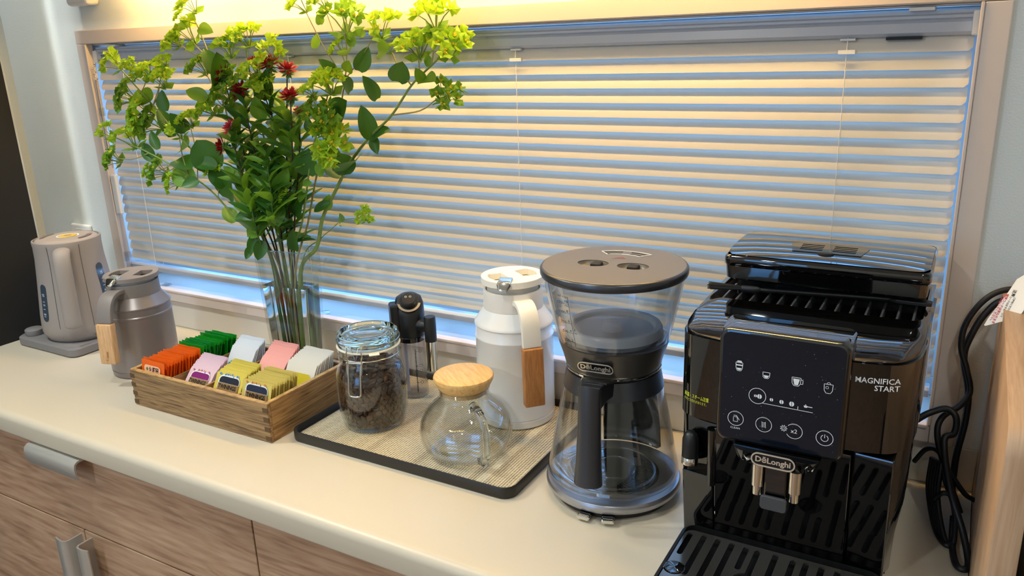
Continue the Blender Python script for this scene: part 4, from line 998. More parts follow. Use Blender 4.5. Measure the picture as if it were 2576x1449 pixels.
for r_, zz in ((0.030, 0.0042), (0.0575, 0.0040)):
    MB().tube([(r_*math.cos(t), r_*math.sin(t), zz) for t in [2*PI*i/48 for i in range(48)]], 0.0012, 6, closed=True).build('base_ridge', M_glass_thick, cf, smooth=60)
band = MB().lathe([(0.0655, 0.133), (0.0672, 0.1335), (0.0625, 0.1575), (0.0592, 0.1580)], 64).build('neck_band', M_dark_metal, cf, smooth=40)
MB().lathe([(0.0001, 0.1585), (0.0590, 0.1585), (0.0585, 0.1605), (0.0001, 0.1605)], 64).build('carafe_lid', M_black_satin, cf, smooth=40)
AHc = 0.02
hd = MB(); rings = []
for z, r_, w_, d_ in ((0.166, 0.100, 0.0145, 0.010), (0.150, 0.1015, 0.0145, 0.0110), (0.11, 0.1035, 0.0150, 0.0115), (0.07, 0.1065, 0.0165, 0.0125), (0.040, 0.109, 0.0185, 0.0135)):
    rings.append([(r_+d_*math.cos(t), w_*math.sin(t), z+(0.006*math.cos(t) if z > 0.16 else 0)) for t in [2*PI*i/28 for i in range(28)]])
hd.loft(rings); hd.xf(Matrix.Rotation(AHc, 4, 'Z')); hnd = hd.build('handle', M_dark_metal, cf, smooth=45)
MB().loft([[(x, -w, z0), (x, w, z0), (x, w, z1), (x, -w, z1)] for x, w, z0, z1 in ((0.058, 0.019, 0.140, 0.160), (0.078, 0.016, 0.142, 0.166), (0.099, 0.0135, 0.138, 0.168))]).xf(Matrix.Rotation(AHc, 4, 'Z')).build('handle_bracket', M_black_satin, hnd, bevel=0.002)
MB().loft([[(x, -w, z0), (x, w, z0), (x, w, z1), (x, -w, z1)] for x, w, z0, z1 in ((0.060, 0.024, 0.1595, 0.162), (0.086, 0.017, 0.166, 0.1685))]).xf(Matrix.Rotation(AHc, 4, 'Z')).build('thumb_plate', M_black_gloss, hnd, bevel=0.001)

# ================================================================== bean-to-cup espresso machine
ms = thing('espresso_machine', 'glossy black bean-to-cup espresso machine with touch control panel', 'espresso machine', (-0.145, -0.15, 0))
OXm, OYm = 0.145, 0.15        # local = world + (OXm, OYm)
def L2(pts): return [(x+OXm, y+OYm) for x, y in pts]
def outline_house(ins=0.0):
    base = [(-0.2725, -0.03), (-0.2725, -0.232), (-0.2712, -0.262), (-0.2600, -0.2805), (-0.234, -0.2895), (-0.19, -0.294), (-0.145, -0.2955), (-0.10, -0.294), (-0.062, -0.2895), (-0.038, -0.2800), (-0.0242, -0.255), (-0.020, -0.218), (-0.020, -0.03)]
    fr_ = [Vector((x, y)) for x, y in base]
    sm = [fr_[0]]+catmull([tuple(p) for p in fr_[1:-1]], 5)+[fr_[-1]]
    c = Vector((-0.145, -0.16)); out = []
    for p in sm:
        d = p-c; out.append((p.x-ins*(1 if d.x > 0 else -1)*min(1, abs(d.x)/0.1), p.y-ins*(1 if d.y > 0 else -1)*min(1, abs(d.y)/0.1)))
    return L2(out)
def ringz(pts, z): return [(x, y, z) for x, y in pts]
# upper housing
MB().loft([ringz(outline_house(0.003), 0.1705), ringz(outline_house(0), 0.1735), ringz(outline_house(0), 0.2735)]).build('upper_housing', M_black_gloss, ms, smooth=35)
# lower body
def outline_low(ins):
    b = [(-0.2715, -0.03), (-0.2715, -0.248), (-0.2690, -0.262), (-0.256, -0.2700), (-0.05, -0.2665), (-0.030, -0.257), (-0.0235, -0.235), (-0.0235, -0.03)]
    return L2([(x+(ins if x < -0.145 else -ins), y+(ins*0.6 if y < -0.2 else 0)) for x, y in b])
MB().loft([ringz(outline_low(0.007), 0.004), ringz(outline_low(0.006), 0.05), ringz(outline_low(0.001), 0.090), ringz(outline_low(0.0), 0.100), ringz(outline_low(0.0), 0.170)]).build('lower_body', M_black_gloss, ms, smooth=35, bevel=0.001)
MB().box(-0.256+OXm, -0.034+OXm, -0.24+OYm, -0.04+OYm, 0.0, 0.0045).build('foot_plate', M_black_matt, ms)
# front door: leans back towards its foot, glossy
fp = MB(); x0, x1 = -0.2235+OXm, -0.0765+OXm
fp.loft([[(x0, -0.2675+OYm, z), (x1, -0.2675+OYm, z), (x1, y+OYm, z), (x0, y+OYm, z)] for z, y in ((0.006, -0.2695), (0.07, -0.2800), (0.168, -0.2925))])
fp.build('front_door', M_black_gloss, ms, bevel=0.0015)
for xa, xb in ((-0.2640, -0.2250), (-0.0750, -0.0345)):
    fp = MB(); fp.loft([[(xa+OXm, -0.26+OYm, z), (xb+OXm, -0.26+OYm, z), (xb+OXm, y+OYm, z), (xa+OXm, (y+0.004)+OYm, z)] for z, y in (((0.006, -0.2690), (0.07, -0.2790), (0.0985, -0.2830)) if xa < -0.2 else ((0.006, -0.2690), (0.07, -0.2790), (0.1695, -0.2905)))])
    fp.build('front_cheek', M_black_gloss, ms, bevel=0.002)
# top cover with the cup well cut out
o1 = outline_house(0.0)
well = rrect(-0.262+OXm, -0.0285+OXm, -0.1875+OYm, -0.050+OYm, 0.014, 5)
tc_ = holed_plate(outline_house(0.0025), [well], 0.2737, 0.2915)
tc_.v = [(x, y, z-(0.165*max(0.0, -0.190-(y-OYm)) if z > 0.28 else 0.0)) for x, y, z in tc_.v]      # shoulder falls away to the front
tc_.build('top_cover', M_black_gloss, ms, bevel=0.0022, bseg=3, smooth=40)
MB().prism(rrect(-0.2625+OXm, -0.028+OXm, -0.188+OYm, -0.049+OYm, 0.014, 5), 0.2756, 0.2762).build('well_floor', M_black_matt, ms)
bars = None
for i in range(14):
    x = -0.250+i*0.0163+OXm
    o = MB().box(-0.0013, 0.0013, -0.036, 0.036, 0.0, 0.0128).build('well_bar', mat('bar_grey', rgb(120, 120, 122), 0.25, 0.5), ms, bevel=0.0006) if bars is None else bars.copy()
    if bars is None: bars = o
    else: COL.objects.link(o); o.parent = ms
    o.location = (x, -0.1505+OYm, 0.2765)
# bean hopper block with lid
def hop(i, z, dyf=0.0): return ringz(rrect(-0.254+i+OXm, -0.0265-i+OXm, -0.1655+i+dyf+OYm, -0.03+OYm, 0.010, 5), z)
MB().loft([hop(0.004, 0.2765, 0.045), hop(0.003, 0.3085, 0.045)]).build('hopper_neck', M_black_satin, ms, smooth=40)
MB().loft([hop(0.004, 0.3088), hop(0.001, 0.3110), hop(0.0, 0.3265)]).build('bean_hopper', M_black_gloss, ms, smooth=40)
hl_ = MB(); rings = []
nxs = 12
hl_.loft([hop(0.0005, 0.3268), hop(-0.0015, 0.3285), hop(-0.0015, 0.3365), hop(-0.0008, 0.3385), hop(0.0010, 0.3402)], cap=False)
gx, gy = 24, 12; xa_, xb_, ya_, yb_ = -0.253+OXm, -0.0275+OXm, -0.1645+OYm, -0.031+OYm; gv = []
for j in range(gy+1):
    for i in range(gx+1):
        u0, v0 = -1+2*i/gx, -1+2*j/gy
        # superellipse mapping keeps the rounded corners of the lid
        m_ = max(abs(u0), abs(v0), 1e-6); q8 = (abs(u0)**12+abs(v0)**12)**(1/12.0); q8 = max(q8, 1e-6); u1, v1 = u0*m_/q8, v0*m_/q8
        gv.append(((xa_+xb_)/2+u1*(xb_-xa_)/2, (ya_+yb_)/2+v1*(yb_-ya_)/2, 0.3402+0.0052*(1-v1*v1)*(1-0.25*u1*u1)+0.0010*(1-u1**6)))
hl_.add(gv, [(j*(gx+1)+i, j*(gx+1)+i+1, (j+1)*(gx+1)+i+1, (j+1)*(gx+1)+i) for j in range(gy) for i in range(gx)])
hlid = hl_.build('hopper_lid', M_black_gloss, ms, smooth=60)
# finger plate in the hopper lid
fpz = 0.3450
ho = [(-0.180+OXm, -0.135+OYm), (-0.102+OXm, -0.135+OYm), (-0.096+OXm, -0.105+OYm), (-0.105+OXm, -0.098+OYm), (-0.177+OXm, -0.098+OYm), (-0.186+OXm, -0.105+OYm)]
hs = []
for s in (-1, 1):
    for k in range(4):
        y = -0.1275+0.0068*k+OYm; xa = 0.0+s*0.006; xb = s*0.032
        hs.append([(min(xa, xb)+0.004, y), (max(xa, xb)+0.004, y), (max(xa, xb)+0.004, y+0.0032), (min(xa, xb)+0.004, y+0.0032)])
def tilt(mb): mb.v = [(x, y, z+0.043*(y-(-0.135+OYm))) for x, y, z in mb.v]; return mb
fpz = 0.3440
tilt(MB().prism(ho, 0.3405, fpz+0.0003)).build('finger_recess', M_black_satin, hlid)
tilt(holed_plate([(x, y) for x, y in ho], hs, fpz+0.0004, fpz+0.0016)).build('finger_plate', M_black_gloss, hlid)
MB().lathe([(0.0001, 0.0), (0.0095, 0.0), (0.0088, 0.0022), (0.0001, 0.0024)], 24).xf(Matrix.Translation((-0.141+OXm, -0.137+OYm, fpz)) @ Matrix.Diagonal((1, 0.5, 1, 1))).build('finger_notch', M_black_matt, hlid, smooth=40)
# control panel
PX0, PX1, PZ0, PZ1, PYF = -0.2165, -0.0850, 0.1655, 0.2965, -0.3075
def rr_xz(x0, x1, z0, z1, r, y): return [(x+OXm, y+OYm, z) for x, z in rrect(x0, x1, z0, z1, r, 6)]
cpn = MB(); cpn.loft([rr_xz(PX0-.0015, PX1+.0015, PZ0-.0015, PZ1+.0010, 0.011, -0.286), rr_xz(PX0-.0015, PX1+.0015, PZ0-.0015, PZ1+.0010, 0.011, PYF+0.003), rr_xz(PX0, PX1, PZ0, PZ1, 0.010, PYF+0.0006), rr_xz(PX0+.0015, PX1-.0015, PZ0+.0015, PZ1-.0015, 0.009, PYF)])
pan = cpn.build('control_panel', M_black_gloss, ms, smooth=40)
M_screen = mat('screen_film', rgb(14, 20, 31), 0.16, spec=0.4)
sc_ = MB(); sc_.loft([rr_xz(PX0+.003, PX1-.003, PZ0+.003, PZ1-.003, 0.008, PYF-0.0001), rr_xz(PX0+.003, PX1-.003, PZ0+.003, PZ1-.003, 0.008, PYF-0.0005)])
scr = sc_.build('touch_screen', M_screen, pan)
hood = MB(); hood.loft([[(x+OXm, y+OYm, z+(0.11*(y-PYF) if z > 0.28 else 0)) for x, y in rrect(PX0-.001, PX1+.001, PYF+0.002, -0.258, 0.012, 5)] for z in (0.2770, 0.2930)]); hood.build('panel_hood', M_black_gloss, pan, bevel=0.0012, bseg=2, smooth=40)
FS = frame((PX0+OXm, PYF-0.0008+OYm, PZ1), (1, 0, 0), UPZ)     # origin: top left of the panel, y negative downwards
PW, PH = PX1-PX0, PZ1-PZ0
def icon(ink, nm='icon', m=None): return ink.xf(FS).build(nm, m or M_print_white, scr)
W_ = 0.0006
def cup(cx, cy, w, h, fill=None, handle=False, lidc=False):
    k = Ink(); k.path([(cx-w/2, cy+h/2), (cx-w/2*0.9, cy-h*0.2), (cx-w*0.25, cy-h/2), (cx+w*0.25, cy-h/2), (cx+w/2*0.9, cy-h*0.2), (cx+w/2, cy+h/2)], W_, True)
    if fill: k.poly([(cx-w*0.38, cy-h*0.5+h*fill), (cx-w*0.20, cy-h*0.40), (cx+w*0.20, cy-h*0.40), (cx+w*0.38, cy-h*0.5+h*fill)])
    if handle: k.path([(cx+w/2, cy+h*0.3), (cx+w*0.72, cy+h*0.3), (cx+w*0.72, cy-h*0.2), (cx+w*0.46, cy-h*0.2)], W_)
    if lidc: k.poly([(cx-w*0.45, cy+h*0.55), (cx+w*0.45, cy+h*0.55), (cx+w*0.25, cy+h*0.75), (cx-w*0.25, cy+h*0.75)]); k.line((cx-w*0.35, cy+h*0.2), (cx+w*0.35, cy+h*0.2), 0.0014)
    return k
icon(cup(0.0215, -0.0415, 0.0075, 0.0095, 0.35, lidc=True), 'drink_icon')
icon(cup(0.0505, -0.0465, 0.0075, 0.0070, 0.5), 'drink_icon')
icon(cup(0.0815, -0.0480, 0.0092, 0.0095, 0.85, True), 'drink_icon')
k = cup(0.1135, -0.0500, 0.0088, 0.0100); k.ring(0.1135, -0.0448, 0.0018, 0.0005, 14, 0, PI); k.path(rrect(0.1110, 0.1135, -0.0500, -0.0475, 0.0005, 1), 0.0005, True); icon(k, 'drink_icon')
k = Ink(); k.ring(0.0425, -0.0720, 0.0090, W_, 40); icon(k, 'aroma_ring')
def bean_ic(cx, cy, r):
    k = Ink(); 
    for s in (-1, 1): k.poly([(cx+s*0.0003+s*r*math.cos(t)*0.9, cy+r*math.sin(t)*1.1) for t in [-PI/2+PI*i/8 for i in range(9)]])
    return k
for cx, cy, r in ((0.0405, -0.0722, 0.0014), (0.0448, -0.0722, 0.0024), (0.0575, -0.0735, 0.0017), (0.0680, -0.0740, 0.0021), (0.0785, -0.0742, 0.0025)): icon(bean_ic(cx, cy, r), 'bean_icon')
k = Ink(); k.line((0.0480, -0.0793), (0.1000, -0.0800), 0.0006); k.line((0.0850, -0.0797), (0.0850, -0.0760), 0.0006); icon(k, 'aroma_line')
k = Ink(); k.poly([(0.0905, -0.0735), (0.0950, -0.0735), (0.0940, -0.0755), (0.0915, -0.0755)]); k.line((0.0950, -0.0742), (0.0990, -0.0742), 0.0009); k.poly([(0.0915, -0.0730), (0.0938, -0.0730), (0.0926, -0.0718)]); icon(k, 'scoop_icon')
for i, cx in enumerate((0.0205, 0.0510, 0.0830, 0.1140)):
    cy = -0.1035-0.0010*i
    k = Ink(); k.ring(cx, cy, 0.0085, W_, 40, *((0, 2*PI) if i != 2 else (-2.6, 2.45))); k.ring(cx, cy, 0.0085, 0.0011, 8, PI/2-0.35, PI/2+0.35)
    if i == 0: k.path([(cx-0.0024, cy+0.002), (cx+0.0016, cy+0.002), (cx+0.0024, cy-0.0036), (cx-0.0024, cy-0.0036)], 0.0005, True); k.path([(cx+0.0012, cy+0.003), (cx+0.0040, cy-0.001)], 0.0006); k.line((cx-0.002, cy+0.0036), (cx+0.001, cy+0.0036), 0.0006)
    if i == 1:
        k.line((cx-0.0020, cy+0.0032), (cx-0.0014, cy-0.0034), 0.0005); k.line((cx+0.0016, cy+0.0032), (cx+0.0022, cy-0.0034), 0.0005)
        for q in range(4): k.line((cx-0.0018, cy+0.0022-0.0016*q), (cx+0.0012, cy+0.0022-0.0016*q), 0.0005)
    if i == 3: k.ring(cx, cy, 0.0036, 0.0006, 24, PI/2+0.5, PI/2+2*PI-0.5); k.line((cx, cy+0.0005), (cx, cy+0.0042), 0.0006)
    icon(k, 'button_icon')
text('x2', 0.0068, M_print_white, scr, FS @ Matrix.Translation((0.0830, -0.1056, 0))); text('CLEAN', 0.0034, M_print_white, scr, FS @ Matrix.Translation((0.0205, -0.1150, 0)))
k = Ink(); k.ring(0.0722, -0.1040, 0.0024, 0.0006, 20); k.ring(0.0722, -0.1040, 0.0011, 0.0004, 14)
for q in range(9):
    a = 2*PI*q/9; k.line((0.0722+0.0026*math.cos(a), -0.1040+0.0026*math.sin(a)), (0.0722+0.0034*math.cos(a), -0.1040+0.0034*math.sin(a)), 0.0008)
icon(k, 'gear_icon')
rs = random.Random(5); k = Ink()
for _ in range(60):
    x = rs.uniform(0.005, 0.126); y = -rs.uniform(0.006, 0.126); k.disc(x, y, rs.choice([0.00018, 0.00022, 0.0003, 0.0004]), 6)
fd_ = icon(k, 'film_dust', mat('dust_grey', rgb(150, 156, 166), 0.6)); fd_['kind'] = 'stuff'
# name on the right shoulder, set on the flat part of the housing
house_line = [p for p in outline_house(0.0) if p[1]-OYm < -0.225]
def wrap(o, off=0.0005):
    # bend flat lettering onto the rounded front of the housing
    for v in o.data.vertices:
        x = v.co.x
        for (x0_, y0_), (x1_, y1_) in zip(house_line[:-1], house_line[1:]):
            if x0_ <= x <= x1_ and x1_ > x0_: v.co.y = y0_+(y1_-y0_)*(x-x0_)/(x1_-x0_)-off; break
    return o
FM = frame((-0.0575+OXm, -0.2905+OYm, 0), (1, 0, 0), UPZ)
wrap(text('MAGNIFICA', 0.0086, M_print_white, ms, FM @ Matrix.Translation((0.0192, 0.2555, 0)), 'RIGHT', 0.0001, sx=0.92))
wrap(text('START', 0.0086, M_print_white, ms, FM @ Matrix.Translation((0.0192, 0.2475, 0)), 'RIGHT', 0.0001, sx=0.92))
# warning sticker on the left shoulder
M_yel = mat('sticker_yellow', rgb(196, 200, 40), 0.5)
FWs = frame((-0.2640+OXm, -0.2840+OYm, 0.196), (1, 0, 0), UPZ)
wrap(text('\u9ad8\u6e29\u30fb\u30b9\u30c1\u30fc\u30e0\u6ce8\u610f', 0.0058, M_yel, ms, FWs @ Matrix.Translation((0, 0.003, 0.001)), 'LEFT', 0.0001, sx=0.62))
wrap(text('\u3084\u3051\u3069\u306e\u6050\u308c\u304c\u3042\u308a\u307e\u3059\u3002', 0.0042, M_yel, ms, FWs @ Matrix.Translation((0, -0.003, 0.001)), 'LEFT', 0.0, sx=0.62))
# steam nozzle
sx_, sy_ = -0.2545+OXm, -0.2800+OYm
MB().lathe([(0.0001, 0.152), (0.0045, 0.1510), (0.0080, 0.147), (0.0096, 0.141), (0.0098, 0.119), (0.0001, 0.119)], 28, cx=sx_, cy=sy_).build('steam_nozzle', M_black_satin, ms, smooth=45)
MB().lathe([(0.0098, 0.1188), (0.0100, 0.1185), (0.0098, 0.1095), (0.0001, 0.1090)], 28, cx=sx_, cy=sy_).build('nozzle_ring', M_chrome, ms, smooth=45)
MB().box(-0.2560+OXm, -0.2530+OXm, -0.279+OYm, -0.26+OYm, 0.135, 0.145).build('nozzle_arm', M_black_satin, ms)
MB().tube([(-0.2265+OXm, -0.2875+OYm, 0.164), (-0.2265+OXm, -0.2850+OYm, 0.09)], [0.0065, 0.005], 16).build('water_spout', M_black_gloss, ms, smooth=40)
# spout block with badge
hbq = MB(); hbq.loft([[(x+OXm, y+OYm, z) for x, y in rrect(-0.196+i, -0.104-i, -0.324+i*0.4, -0.285, 0.014, 5)] for z, i in ((0.1480, 0.010), (0.1520, 0.004), (0.1640, 0.0))]); hbq.build('spout_block', M_black_gloss, ms, smooth=40)
badge(ms, frame((-0.1500+OXm, -0.3255+OYm, 0.1590), (1, 0, 0), UPZ), 0.0465, 0.0158, 0.0015, M_badge, M_badge_let, M_badge_let, 0.0092)
for x in (-0.1660, -0.1270):
    MB().tube([(x+OXm, -0.318+OYm, 0.150), (x+OXm, -0.318+OYm, 0.124), (x+OXm, -0.318+OYm, 0.1238), (x+OXm, -0.318+OYm, 0.113)], [0.0068, 0.0068, 0.0054, 0.0052], 24).build('coffee_spout', M_chrome, ms, smooth=45)
MB().box(-0.1585+OXm, -0.1345+OXm, -0.322+OYm, -0.296+OYm, 0.112, 0.150).build('spout_carriage', M_black_gloss, ms, bevel=0.002)
MB().loft([[(x+OXm, y+OYm, z) for x, z in rrect(-0.1605, -0.1325, 0.1010, 0.1175, 0.004, 4)] for y in (-0.3285, -0.3245)]).build('spout_grip', mat('grip_grey', rgb(84, 86, 88), 0.35, 0.4), ms, bevel=0.0008)
# drip tray with slotted grid
dt = empty('drip_tray', (0, 0, 0), ms)
TZ = 0.021; dx0, dx1, dy0, dy1 = -0.2585, -0.0325, -0.452, -0.2715
tr_ = MB(); tro = L2(rrect(dx0, dx1, dy0, dy1, 0.016, 6)); tri = L2(rrect(dx0+0.004, dx1-0.004, dy0+0.004, dy1-0.001, 0.013, 6))
tr_.loft([ringz(tro, 0.0), ringz(tro, TZ-0.001), ringz(tri, TZ), ringz(tri, 0.006)]); tr_.build('tray_body', M_black_satin, dt, smooth=40)
gh = []
def slot(x, ya, yb, w=0.0034):
    pts = []
    for i in range(7): a = PI*i/6; pts.append((x+w*math.cos(a), yb-w+w*math.sin(a)))
    for i in range(7): a = PI+PI*i/6; pts.append((x+w*math.cos(a), ya+w+w*math.sin(a)))
    return pts
oct_ = [(-0.166, -0.352), (-0.126, -0.352)]
for i in range(13):
    x = -0.2465+0.0168*i
    if abs(x+0.166) < 0.008 or abs(x+0.126) < 0.008:
        continue
    if i == 0: gh.append(L2(slot(x, -0.338, -0.291))); gh.append(L2(slot(x, -0.438, -0.388)))
    elif abs(x+0.166) < 0.019 or abs(x+0.126) < 0.019: gh.append(L2(slot(x, -0.336, -0.290))); gh.append(L2(slot(x, -0.440, -0.372)))
    else: gh.append(L2(slot(x, -0.372, -0.289))); gh.append(L2(slot(x, -0.440, -0.382)))
for cx, cy in oct_:
    w = 0.0034; R8 = 0.0135
    pts = [(cx+w, -0.290-w), (cx, -0.290), (cx-w, -0.290-w), (cx-w, cy+R8)]
    pts += [(cx+R8*math.cos(a), cy+R8*math.sin(a)) for a in [PI*0.72+i*PI*0.098 for i in range(0, 17)] if not (abs(math.cos(a)) < 0.28 and math.sin(a) < 0)][:0]
    pts += [(cx-0.0095, cy+0.0100), (cx-R8, cy+0.0045), (cx-R8, cy-0.0045), (cx-0.0095, cy-0.0100), (cx-w, cy-R8), (cx-w, -0.415), (cx, -0.419), (cx+w, -0.415), (cx+w, cy-R8), (cx+0.0095, cy-0.0100), (cx+R8, cy-0.0045), (cx+R8, cy+0.0045), (cx+0.0095, cy+0.0100), (cx+w, cy+R8)]
    gh.append(L2(pts))
gh.append(L2(circle(-0.2430, -0.3645, 0.0125, 20)))
gp = holed_plate(L2(rrect(dx0+0.005, dx1-0.005, dy0+0.005, dy1-0.0125, 0.011, 5)), gh, TZ-0.0025, TZ-0.0002)
M_grid = mat('grid_gloss', rgb(120, 118, 114), 0.14, 0.85)
gp.build('slotted_grid', M_grid, dt)
gi = MB().lathe([(0.0001, 0.008), (0.0085, 0.008), (0.0105, 0.012), (0.0115, 0.020), (0.0105, 0.022), (0.0001, 0.0225)], 24, cx=-0.2430+OXm, cy=-0.3645+OYm).build('level_float', M_black_gloss, dt, smooth=40)
# cleaning brush lying across the cup well
bq = thing('cleaning_brush', 'small black cleaning brush lying across the top of the espresso machine', 'brush', (0, 0, 0))
A = at_z(1785, 718, 0.297); B = at_z(1870, 725, 0.297); C_ = at_z(1905, 728, 0.297); D = at_z(2240, 752, 0.297); E_ = at_z(2345, 765, 0.297)
dirv = (B-A).normalized(); bb = MB(); rb2 = random.Random(2)
for i in range(60):
    a = rb2.uniform(0, 6.28); r = 0.0042*math.sqrt(rb2.random()); off = Vector((0, math.cos(a)*r, math.sin(a)*r*0.8))
    bb.tube([B+off*0.8, A+off*1.5+dirv*rb2.uniform(-0.002, 0.002)], 0.00035, 4)
bb.build('bristles', M_black_matt, bq)
MB().tube([B-dirv*0.002, B+dirv*0.010, C_, C_+(D-C_).normalized()*0.004], [0.0052, 0.0058, 0.0055, 0.0036], 16).build('ferrule', M_black_satin, bq, smooth=50)
MB().tube([C_, C_.lerp(D, 0.5), D], [0.0034, 0.0034, 0.0036], 12).build('shaft', M_black_satin, bq, smooth=50)
dd = (E_-D).normalized(); wv = Vector((-dd.y, dd.x, 0)); tip = MB()
tip.loft([[tuple(p+wv*w+Vector((0, 0, .0022))), tuple(p-wv*w+Vector((0, 0, .0022))), tuple(p-wv*w-Vector((0, 0, .0022))), tuple(p+wv*w-Vector((0, 0, .0022)))] for p, w in ((D, 0.0036), (D.lerp(E_, 0.15), 0.0075), (D.lerp(E_, 0.85), 0.0075), (E_, 0.005))])
tip.build('paddle_end', M_black_satin, bq, bevel=0.0008)

# ================================================================== power cord and tag
M_cord = mat('black_cord', rgb(18, 18, 20), 0.5)
pc = thing('power_cord', 'bundled black power cord hanging between espresso machine and wood partition', 'cord', (0, 0, 0))
def cpt(x, y, Y):
    p = at_y(x, y, Y)
    return p if p.z > 0.005 else at_z(x, y, 0.005)      # lies on the counter
def cpath(pts): return catmull([cpt(x, y, Y) for x, y, Y in pts], 8)
def cable(nm, pts, r=0.0032, fl=1.0): return MB().tube(cpath(pts), r, 8, flat=fl).build(nm, M_cord, pc, smooth=60)
cable('cable', [(2640, 735, -.02), (2540, 728, -.02), (2480, 752, -.025), (2432, 810, -.03), (2418, 870, -.035), (2432, 930, -.04), (2440, 985, -.045), (2415, 1020, -.06), (2370, 1050, -.07), (2358, 1095, -.08), (2378, 1180, -.09), (2415, 1290, -.10)], 0.0038)
cable('cable', [(2640, 770, -.018), (2530, 755, -.02), (2478, 790, -.024), (2440, 850, -.028), (2425, 900, -.03), (2436, 985, -.033), (2428, 1060, -.036), (2405, 1150, -.04), (2395, 1230, -.045)], 0.0042)
cable('cable', [(2300, 1060, -.10), (2335, 1040, -.085), (2380, 1028, -.08), (2405, 1050, -.085), (2400, 1090, -.09), (2375, 1110, -.10), (2390, 1230, -.13), (2420, 1330, -.15), (2436, 1410, -.16), (2428, 1432, -.16), (2405, 1420, -.155), (2395, 1370, -.14), (2398, 1300, -.12)], 0.0040)
cable('cable', [(2300, 1160, -.06), (2330, 1130, -.07), (2360, 1135, -.08), (2385, 1180, -.09), (2425, 1240, -.09), (2450, 1258, -.08)], 0.0032)
for k in range(5):
    o_ = k*6
    cable('cable_loop', [(2345+o_, 1150+o_*.6, -.08-.006*k), (2335+o_, 1230+o_, -.09-.006*k), (2352+o_, 1330+o_, -.10-.006*k), (2385+o_*.5, 1372, -.11-.005*k), (2402, 1310-o_, -.10-.005*k), (2388-o_*.4, 1210, -.09-.005*k), (2372, 1148+o_*.4, -.085-.004*k)], 0.0031)
ctie = cable('twist_tie', [(2352, 1255, -.125), (2372, 1240, -.135), (2402, 1248, -.13)], 0.003)
tagm = MB()
cpts = [(2537, 738, -.060), (2487, 803, -.075), (2476, 819, -.080), (2482, 822, -.080), (2556, 801, -.085), (2572, 790, -.083), (2600, 745, -.072), (2610, 700, -.062), (2576, 686, -.055), (2556, 700, -.055)]
q4 = [at_y(x, y, Y) for x, y, Y in cpts]
n_ = (q4[1]-q4[0]).cross(q4[5]-q4[0]).normalized()
if n_.dot(CAM-q4[0]) < 0: n_ = -n_
u_ = (at_y(2572, 745, -.07)-at_y(2500, 780, -.072)).normalized()
v_ = n_.cross(u_).normalized()
# flatten onto one plane
cc = sum(q4, Vector())/len(q4); q4 = [p-n_*((p-cc).dot(n_)) for p in q4]
tagm.loft([[tuple(p) for p in q4], [tuple(p+n_*0.0006) for p in q4]])
ctag = tagm.build('caution_tag', M_print_white, pc)
M_redt = mat('red_print', rgb(190, 70, 90), 0.6); M_greyt = mat('grey_text', rgb(120, 118, 112), 0.6)
tl = at_y(2503, 795, -.076); rd = (at_y(2520, 752, -.068)-tl); rd = (rd-n_*rd.dot(n_)).normalized(); pd = n_.cross(rd).normalized()
def tagtext(s, px, py, size, m): 
    p = at_y(px, py, -.072); p = p-n_*((p-cc).dot(n_))+n_*0.0010
    text(s, size, m, ctag, Matrix(((-pd.x, -rd.x, n_.x, p.x), (-pd.y, -rd.y, n_.y, p.y), (-pd.z, -rd.z, n_.z, p.z), (0, 0, 0, 1))) if False else frame(p, -rd, n_.cross(-rd)), 'CENTER', 0.0001)
tagtext('\u96fb\u6e90\u30b3\u30fc\u30c9\u306f\u675f\u306d\u305f\u307e\u307e', 2517, 778, 0.0036, M_redt)
tagtext('\u4f7f\u308f\u306a\u3044\u3067\u304f\u3060\u3055\u3044\u3002', 2507, 776, 0.0036, M_redt)
tagtext('\u30b3\u30fc\u30c9\u306f\u5fc5\u305a\u307b\u3069\u3044\u3066', 2532, 773, 0.0028, M_greyt)
tagtext('\u3054\u4f7f\u7528\u304f\u3060\u3055\u3044', 2545, 768, 0.0028, M_greyt)
tagtext('\u6ce8\u610f', 2541, 728, 0.0045, M_print_black)

# ================================================================== vase and flowers
VA = math.radians(6.2)
VX, VY = -1.0895, -0.0835
vs_ = thing('glass_vase', 'rectangular tapered clear glass vase half full of water', 'vase', (VX, VY, 0), VA)
M_vase = thin_glass('vase_glass', (0.955, 0.975, 0.97, 1), 0.85, 0.045, 0.01, 3.0)
M_water = solid_glass('water', (0.995, 1.0, 0.995, 1), 1.33)
def vring(z, ins=0.0):
    t = z/0.248; a = 0.046+0.0105*t-ins; b = 0.0215+0.005*t-ins
    return [(x, y, z) for x, y in rrect(-a, a, -b, b, 0.003, 3)]
v = MB(); v.loft([vring(0.0), vring(0.06), vring(0.15), vring(0.248), vring(0.2482, 0.003), vring(0.15, 0.003), vring(0.06, 0.003), vring(0.014, 0.003)]); v.build('glass', M_vase, vs_, smooth=40)
rimr = [Vector(p) for p in vring(0.248, 0.0012)]
MB().tube(rimr, 0.0011, 6, closed=True).build('rim', solid_glass('rim_glass', (0.85, 0.92, 0.9, 1), 1.4), vs_, smooth=60)
w = MB(); w.loft([vring(0.0148, 0.0036), vring(0.06, 0.0036), vring(0.12, 0.0036), vring(0.178, 0.0036)]); w.build('water', M_water, vs_, smooth=40)

